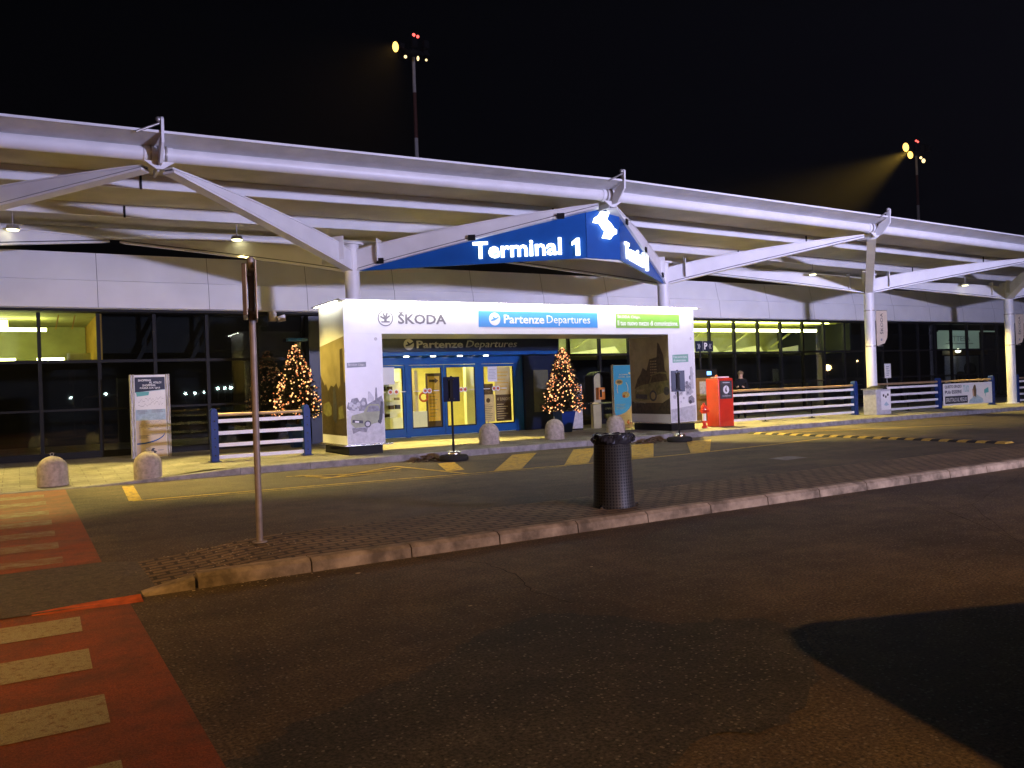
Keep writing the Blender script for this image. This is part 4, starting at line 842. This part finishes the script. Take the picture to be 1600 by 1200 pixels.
# red machine
rm_ = thing('red_machine', 'tall red vending totem with a dark panel and round white emblem', 'machine', (19.35, 19.3, .15))
b = MB(); b.box(19.02, 19.66, 19.2, 19.75, .15, 1.68, 'red'); b.build('cabinet', rm_, bevel=.02)
b = MB(); b.box(19.08, 19.60, 19.185, 19.2, 1.03, 1.60, 'ad_g3'); b.build('front_panel', rm_)
b = MB(); b.disc((19.34, 19.185, 1.32), X_, Z_, .13, 'ad_white', .003, 24); b.prism([(0,.0),(.03,-.06),(-.02,-.08),(-.06,-.04),(-.05,.03),(.0,.09),(.03,.13),(.0,.06)], (19.35, 19.181, 1.32), X_, Z_, .002, 'ad_g3'); b.box(19.2, 19.5, 19.182, 19.185, 1.53, 1.56, 'ad_g1'); b.text('vodafone', (19.16, 19.185, 1.10), X_, Z_, .36, .06, 'ad_g1', .002); b.build('emblem', rm_)
b = MB(); b.box(19.1, 19.6, 19.3, 19.6, 1.70, 1.74, 'ad_white'); b.ball((19.15, 19.4, 1.75), .05, 'ring_red'); b.build('top_cap', rm_)
# hydrant
hy = thing('fire_hydrant', 'red fire hydrant with a white barrel between portal and red machine', 'hydrant', (18.42, 19.25, .15))
c = (18.42, 19.25, .15)
b = MB(); b.lathe(c, [(.09, 0), (.09, .06), (.055, .08), (.055, .16)], 'red', 20); b.lathe((c[0], c[1], .311), [(.10, 0), (.11, .04), (.07, .07)], 'red', 20); b.build('foot', hy)
b = MB(); b.lathe((c[0], c[1], .382), [(.062, 0), (.062, .22)], 'text_white', 20); b.build('barrel', hy)
b = MB(); b.lathe((c[0], c[1], .603), [(.08, 0), (.10, .03), (.10, .20), (.07, .25), (.04, .28), (.03, .31), (.0301, .33)], 'red', 20)
for dx, dy in ((-1, -.2), (1, -.2), (0, -1)): b.cyl((c[0], c[1], .70), (c[0]+dx*.15, c[1]+dy*.15, .69), .045, .05, 'red', 14)
b.build('head', hy)
# litter bin with printed side
tb_ = thing('litter_bin', 'square white litter bin with printed side at the foot of the banner column', 'bin', (27.3, 19.35, .15))
b = MB(); b.box(26.85, 27.70, 19.2, 19.75, .15, 1.08, 'ad_g1'); b.build('casing', tb_, bevel=.015); b = MB(); b.lathe((27.27, 19.47, 1.085), [(.36, 0), (.33, .06), (.2, .11), (.05, .13)], 'dark_frame', 20); b.box(26.80, 27.1, 19.1, 19.8, 1.081, 1.11, 'galv'); b.build('lid', tb_)
b = MB(); b.box(27.12, 27.66, 19.185, 19.199, .32, 1.0, 'ad_white')
for (x, z) in ((27.25, .85), (27.38, .8), (27.5, .87)): b.disc((x, 19.185, z), X_, Z_, .05, 'ad_g3', .002, 12)
b.prism([(27.25,.5),(27.4,.62),(27.55,.5),(27.4,.46)], (0, 19.185, 0), X_, Z_, .002, 'pale_blue'); b.build('printed_sheet', tb_)
# small signs on posts
ps = thing('parking_sign', 'small blue parking sign on a thin post right of the portal', 'sign', (20.98, 22, .15)); b = MB(); b.cyl((20.98, 22.02, .15), (20.98, 22.02, 3.05), .04, None, 'dark_frame', 12); b.build('post', ps)
b = MB(); b.box(20.72, 21.55, 21.94, 21.98, 2.66, 3.04, 'navy'); b.build('plate', ps); b = MB(); b.text('P', (21.12, 21.94, 2.74), X_, Z_, .15, .24, 'text_white', .003, .03); b.text('«', (21.34, 21.94, 2.76), X_, Z_, .13, .18, 'ad_g1', .003); b.text('»', (20.80, 21.94, 2.76), X_, Z_, .13, .18, 'ad_g1', .003); b.box(21.05, 21.06, 21.937, 21.94, 2.67, 3.03, 'ad_g1'); b.build('lettering', ps)
ns = thing('notice_sign', 'small white notice plate on a post behind the litter bin', 'sign', (31.55, 22, .15)); b = MB(); b.cyl((31.55, 22.02, .15), (31.55, 22.02, 1.6), .018, None, 'galv', 8); b.build('post', ns)
b = MB(); b.box(31.37, 31.76, 21.97, 22.0, 1.46, 2.06, 'ad_white')
for k_ in range(5): b.box(31.45, 31.6+.03*(k_ % 3), 21.965, 21.97, 1.56+k_*.09, 1.59+k_*.09, 'ad_g2')
b.build('plate', ns)
# column banners
bnl = thing('column_banner', '', 'banner', (27.75, 19.8, 2.7), 'grey banners hung on canopy columns')
b = MB(); pr = [(.12, 4.02), (1.02, 4.04), (1.02, 3.25), (.96, 3.0), (.75, 2.80), (.12, 2.70)]
pr = [(27.75+x*.72, z) for x, z in pr]; b.prism(pr, (0, 19.80, 0), X_, Z_, .02, 'sand'); b.build('flag', bnl)
b = MB(); b.text('ŠKODA', (28.14, 19.779, 3.14), Z_, -X_, .80, .17, 'text_dark', .002, off=0.0) if False else b.text('ŠKODA', (28.22, 19.779, 3.14), Z_, -X_, .80, .19, 'text_dark', .002); b.disc((28.1, 19.779, 2.93), X_, Z_, .05, 'ad_g2', .002, 14); b.build('lettering', bnl)
b = MB(); 
for z in (4.04, 2.70): b.cyl((27.75, 20, z-.02), (27.75, 20, z+.02), .20, None, 'galv', 24); b.tube([(27.9, 19.8, z), (28.5 if z > 4 else 28.2, 19.8, z)], .014, 'galv', 8)
b.build('band', bnl)
placed(bnl, bnl.location.copy(), 'grey column banner on the column beside the litter bin'); o = copy_tree(bnl); placed(o, (37.3, 19.8, 2.7), 'grey column banner on the last column, cut by the right edge')
# sign stands standing in the hatched bay
ss = thing('sign_stand', '', 'sign stand', (8.62, 17.2, 0), 'dark sign stands on round weights'); x, y = 8.62, 17.2
b = MB(); b.lathe((x, y, 0), [(.32, 0), (.34, .03), (.34, .10), (.30, .13), (.2, .135)], 'rubber', 24); b.lathe((x, y, .136), [(.16, 0), (.17, .06), (.12, .09), (.05, .10)], 'chrome', 20); b.build('base', ss)
b = MB(); b.cyl((x, y, .2), (x, y, 1.95), .027, None, 'black', 12); b.build('pole', ss); b = MB(); b.box(x-.19, x+.19, y-.05, y-.035, 1.36, 1.93, 'navy'); b.box(x-.035, x+.035, y-.10, y-.051, 1.40, 1.88, 'black')
for zz in (1.42, 1.86):
    for dx in (-.05, .05): b.ball((x+dx, y-.09, zz), .016, 'chrome', 6, 4)
b.build('plate', ss)
placed(ss, (8.62, 17.2, 0), 'dark sign stand in front of the sliding doors', -.45); placed(copy_tree(ss), (15.43, 17.1, 0), 'dark sign stand in front of the right portal pillar', -.45)
# sand bags / leaves gathered at the stands
for (x, y, s, lab) in ((8.1, 17.55, 1, 'small heap of dry leaves against the kerb by the left sign stand'), (14.85, 17.5, 1.2, 'small heap of dry leaves against the kerb by the right sign stand')):
    b = MB(); rn = random.Random(int(x*10))
    for i in range(90):
        px, py = rn.gauss(0, .16)*s, rn.gauss(0, .1)*s; hh = max(0, .14*math.exp(-(px*px+py*py)*22))*rn.uniform(.5, 1)+.015; b.ball((x+px, y+py, hh), rn.uniform(.025, .05), 'bark', 5, 3, (1.4, 1, .3))
    tag(b.build('leaf_heap', loc=(x, y, 0)), lab, 'leaves', 'leaf heaps by the sign stands', 'stuff')
# speed hump
hp = thing('speed_hump', 'black and yellow rubber speed hump across the far lane', 'speed hump', (18.8, 14, 0)); b = MB(); c2 = MB(); y = 10.2; k_ = 0
while y < 17.6:
    q = MB(); q.prism([(-.2, .004), (-.17, .02), (-.09, .045), (.09, .045), (.17, .02), (.2, .004)], (18.85, y+.22, 0), X_, Z_, .215, 'rubber' if k_ % 2 else 'rubber_yellow'); y += .22; k_ += 1
    q.build('segment', hp)

# ================================================================== THINGS ON THE ISLAND
sp_ = thing('signpost', 'thin steel signpost on the island with two signs seen edge on', 'signpost', (2.14, 8.85, .12)); x, y = 2.14, 8.85
b = MB(); b.cyl((x, y, .12), (x, y, 3.09), .034, None, 'pole', 20); b.cyl((x, y, .12), (x, y, .135), .075, None, 'pole', 20); b.ball((x, y, 3.09), .041, 'pole', 12, 6, (1, 1, .5)); b.build('pole', sp_)
d = Vector((x, y, 0)).normalized(); n = Vector((d.y, -d.x, 0))
def plate(off, dep, z0, z1, th, m):
    b = MB(); b.prism([(-dep, z0), (dep, z0), (dep, z1), (-dep, z1)], Vector((x, y, 0))+n*off, d, Z_, th, m, n=n)
    for zz in (z0+.08, z1-.08): b.prism([(-.05, zz-.015), (.05, zz-.015), (.05, zz+.015), (-.05, zz+.015)], Vector((x, y, 0))+n*(-.045 if off < 0 else .0), d, Z_, .05, 'galv', n=n)
    return b.build('sign_plate', sp_, bevel=.006)
plate(-.088, .28, 2.47, 3.0, .045, 'sign_back'); plate(.036, .22, 2.44, 3.05, .02, 'sign_back')
# litter bin
tr_ = thing('litter_bin', 'tapered black perforated litter bin with a bag, standing on the island', 'bin', (6.33, 8.25, .12)); c = (6.33, 8.25, .12)
b = MB(); b.lathe(c, [(.262, .0), (.262, .03), (.256, .05), (.222, .86), (.23, .87), (.23, .89)], 'perf', 48); b.build('body', tr_)
rn = random.Random(2); N_ = 46
rings = [(.224, .79), (.236, .80), (.243, .83), (.234, .86), (.240, .885), (.228, .902), (.205, .895), (.19, .80), (.08, .72)]
vs = []
for k_, (r_, z_) in enumerate(rings):
    for i in range(N_):
        a_ = 2*math.pi*i/N_; w = .012*math.sin(a_*5+k_)+rn.uniform(-.009, .012) if 0 < k_ < 7 else 0
        vs.append((c[0]+(r_+w)*math.cos(a_), c[1]+(r_+w)*math.sin(a_), .12+z_+(rn.uniform(-.012, .012) if k_ else -.02*abs(math.sin(a_*3.5)))))
b = MB(); b.add(vs, [(k_*N_+i, k_*N_+(i+1) % N_, (k_+1)*N_+(i+1) % N_, (k_+1)*N_+i) for k_ in range(len(rings)-1) for i in range(N_)], 'bag')
for q, (ox, oy, oz, rr) in enumerate(((.20, -.14, .985, .045), (.23, -.10, .955, .04), (-.26, .02, .975, .03))):
    for i in range(10):
        a0, a1 = 2*math.pi*i/10, 2*math.pi*(i+1)/10
        b.cyl((c[0]+ox+rr*math.cos(a0), c[1]+oy+.02*math.sin(a0*2), oz+rr*.8*math.sin(a0)), (c[0]+ox+rr*math.cos(a1), c[1]+oy+.02*math.sin(a1*2), oz+rr*.8*math.sin(a1)), .013, None, 'bag', 6)
b.build('bin_bag', tr_)
b = MB()
for a in (200, 320, 80): b.cyl((c[0]+.25*math.cos(R(a)), c[1]+.25*math.sin(R(a)), .12), (c[0]+.30*math.cos(R(a)), c[1]+.30*math.sin(R(a)), .16), .02, None, 'chrome', 8)
b.build('anchor_bolts', tr_)

# ================================================================== PERSON
def person(loc, face):
    t_ = thing('person', 'man in dark clothes standing behind the railing right of the red machine, looking down', 'person', loc)
    V = {'pel':(0,0,.95,.15),'sp':(0,.01,1.15,.15),'ch':(0,.02,1.35,.17),'nk':(0,-.01,1.50,.065),'hd':(0,-.03,1.60,.085),'ht':(0,-.03,1.70,.09),
         'hl':(.10,0,.88,.10),'kl':(.12,-.02,.50,.07),'al':(.12,.02,.09,.05),'tl':(.13,-.14,.05,.045),'hr':(-.10,0,.88,.10),'kr':(-.12,-.02,.50,.07),'ar':(-.12,.02,.09,.05),'tr':(-.13,-.14,.05,.045),
         'sl':(.19,.02,1.42,.07),'el':(.24,.0,1.14,.052),'wl':(.12,-.22,1.18,.032),'fl':(.06,-.29,1.22,.036),'sr':(-.19,.02,1.42,.07),'er':(-.24,.0,1.14,.052),'wr':(-.12,-.22,1.18,.032),'fr':(-.06,-.29,1.22,.036)}
    E = [('pel','sp'),('sp','ch'),('ch','nk'),('nk','hd'),('hd','ht'),('pel','hl'),('hl','kl'),('kl','al'),('al','tl'),('pel','hr'),('hr','kr'),('kr','ar'),('ar','tr'),('ch','sl'),('sl','el'),('el','wl'),('wl','fl'),('ch','sr'),('sr','er'),('er','wr'),('wr','fr')]
    K = list(V); me = bpy.data.meshes.new('body'); me.from_pydata([V[k][:3] for k in K], [(K.index(a), K.index(b)) for a, b in E], [])
    o = bpy.data.objects.new('body', me); COL.objects.link(o); md = o.modifiers.new('s', 'SKIN'); 
    for i, k in enumerate(K): me.skin_vertices[0].data[i].radius = (V[k][3], V[k][3]*(.75 if k in ('sp', 'ch', 'pel') else 1))
    me.skin_vertices[0].data[0].use_root = True; o.modifiers.new('ss', 'SUBSURF').render_levels = 2; o.modifiers['ss'].levels = 2
    dg = bpy.context.evaluated_depsgraph_get(); dg.update(); m2 = bpy.data.meshes.new_from_object(o.evaluated_get(dg)); bpy.data.objects.remove(o)
    m2.materials.clear()
    for q in ('cloth', 'skin'): m2.materials.append(M[q])
    for p in m2.polygons:
        c = p.center; p.use_smooth = True; p.material_index = 1 if (c.z > 1.50 or (c.y < -.22 and c.z > 1)) else 0
    b = bpy.data.objects.new('body', m2); COL.objects.link(b); b.parent = t_
    h = MB(); h.ball(Vector(loc)+Vector((0, .012, 1.705)), .115, 'hair', 14, 10, (.95, 1, .85)); h.build('hair', t_)
    f_ = MB()
    for sx in (-.03, .03): f_.ball(Vector(loc)+Vector((sx, -.122, 1.65)), .011, 'black', 6, 4)
    f_.ball(Vector(loc)+Vector((0, -.135, 1.62)), .015, 'skin', 6, 4, (.8, 1, 1.4)); f_.ball(Vector(loc)+Vector((0, -.125, 1.58)), .02, 'ring_red', 6, 4, (1.2, .4, .3)); f_.build('face', t_)
    t_.rotation_euler.z = face
    return t_
pe = person((23.45, 22.5, .15), R(-50))

# ================================================================== APRON MASTS (beyond the terminal)
def mast(x, y, zt, lab, heads):
    m_ = thing('floodlight_mast', lab, 'light mast', (x, y, 0), 'apron floodlight masts behind the terminal')
    b = MB(); z = 0; k_ = 0
    while z < zt: z1 = min(zt, z+3.6); b.cyl((x, y, z), (x, y, z1), .24-.004*z, .24-.004*z1, 'mast' if k_ % 2 else 'mast_red', 14); z = z1; k_ += 1
    b.build('pole', m_); b = MB(); b.tube([(x-.2, y, zt+.2), (x+heads[0][0]+.3, y-1.5, zt+heads[0][1]+.1)], .08, 'black', 6); b.cyl((x, y, zt-.2), (x, y, zt+.1), .8, .8, 'black', 18); b.box(x-1.4, x+1.4, y-.1, y+.1, zt+.1, zt+.35, 'black'); b.cyl((x, y, zt), (x, y, zt+1.5), .08, None, 'black', 8)
    for i in range(6): a = i*math.pi/3; b.box(x+1.0*math.cos(a)-.2, x+1.0*math.cos(a)+.2, y+1.5*math.sin(a)-.2, y+1.5*math.sin(a)+.2, zt+.1, zt+.7, 'black')
    b.build('head_frame', m_)
    for (dx, dz, r_, mt, sc) in heads:
        b = MB(); b.ball((x+dx, y-1.6, zt+dz), r_, mt, 12, 8, sc); b.build('floodlight', m_)
    b = MB()
    b.ball((x+.1, y, zt+1.62), .13, 'beacon', 8, 6); b.ball((x+.45, y, zt+1.55), .12, 'beacon', 8, 6); b.build('beacon', m_)
    return m_
mast(27.75, 60, 28.2, 'left floodlight mast with one lit yellow lamp and red beacon, banded pole', [(-2.2, -.33, .40, 'mast_lamp', (.6, .5, 1)), (-1.4, -.95, .12, 'mast_small', (1, 1, 1)), (-.35, -.9, .13, 'mast_small', (.7, 1, 1.4)), (.35, -.9, .09, 'mast_small', (1, 1, 1))])
mast(93.1, 60, 27.7, 'right floodlight mast with two bright yellow lamps throwing a beam left', [(-4.4, -.1, .50, 'mast_lamp', (.9, .5, 1)), (-3.6, -.9, .42, 'mast_lamp', (1, .5, 1)), (-1.6, -1.0, .15, 'mast_small', (1, 1, 1)), (-1.1, -1.3, .2, 'mast_small', (1, 1, 1.3))])

# ================================================================== BEHIND THE CAMERA (seen only as reflections and shadow)
for (x, z, r_, mt) in ((6.4, 2.3, .16, 'far_white'), (10.8, 2.65, .2, 'far_white'), (12.8, 2.6, .18, 'far_white'), (21.4, 2.4, .2, 'far_white'), (22.7, 2.35, .2, 'far_white'), (26.0, 3.0, .25, 'far_white'), (27.0, 3.0, .2, 'far_white'), (27.9, 3.05, .25, 'far_white'), (30.2, 2.8, .15, 'far_white'), (24.0, 2.5, .15, 'far_white'),
                       (162.3, 3.3, .35, 'far_orange'), (164.3, 3.5, .7, 'far_orange'), (170, 5.2, .25, 'far_orange'), (175, 4.9, .2, 'far_orange')):
    b = MB(); b.cyl((x, -80, 0), (x, -80, z-r_), .06, None, 'mast', 6); b.ball((x, -80, z), r_, mt, 8, 6); o = b.build('distant_lamp', loc=(x, -80, 0)); tag(o, 'far small lamp seen only as a reflection in the dark glass', 'lamp', 'distant lamps mirrored in the glass')
vn = thing('parked_van', 'grey van parked behind the camera, seen only by its shadow', 'van', (4.6, 1.75, 0))
b = MB(); pf = [(0, .35), (0, 1.25), (.35, 1.75), (.9, 1.98), (4.6, 1.98), (4.9, 1.8), (5.0, .35)]
b.prism(pf, (4.6, 1.75, 0), -Y_, Z_, 2.1, 'van', n=X_); b.build('body', vn, bevel=.2)
b = MB(); b.prism([(.1, 1.25), (.42, 1.7), (.9, 1.85), (4.5, 1.85), (4.6, 1.25)], (4.59, 1.75, 0), -Y_, Z_, .02, 'black', n=-X_); b.build('side_window', vn)
for xx in (0.85, -2.35):
    for yy in (4.75, 6.55): b = MB(); b.cyl((yy-.1, xx, .33), (yy+.1, xx, .33), .33, None, 'rubber', 20); b.build('wheel', vn)

vn.rotation_euler.z = R(-20); vn.location.x = 4.75

# ================================================================== NIGHT HAZE
hz = MB(); hz.box(-120, 190, -70, 130, -1, 42, 'black')
ho = hz.build('haze'); hm = bpy.data.materials.new('haze'); hm.use_nodes = True; n3 = hm.node_tree; n3.nodes.clear()
oo = n3.nodes.new('ShaderNodeOutputMaterial'); pv = n3.nodes.new('ShaderNodeVolumePrincipled'); pv.inputs['Color'].default_value = (0.9, 0.92, 1, 1); pv.inputs['Density'].default_value = 0.00022; pv.inputs['Anisotropy'].default_value = 0.2
n3.links.new(pv.outputs[0], oo.inputs['Volume']); ho.data.materials.clear(); ho.data.materials.append(hm); ho['kind'] = 'stuff'
spot('mast_beam', (88.6, 58.0, 27.0), (60, 58.0, 13.0), 230000, (1.0, 0.60, 0.08), 32, 1.0, 0.2)
spot('mast_beam', (25.4, 58.0, 27.8), (22.5, 57, 24), 6000, (1.0, 0.55, 0.12), 90, 1.0, 0.2)
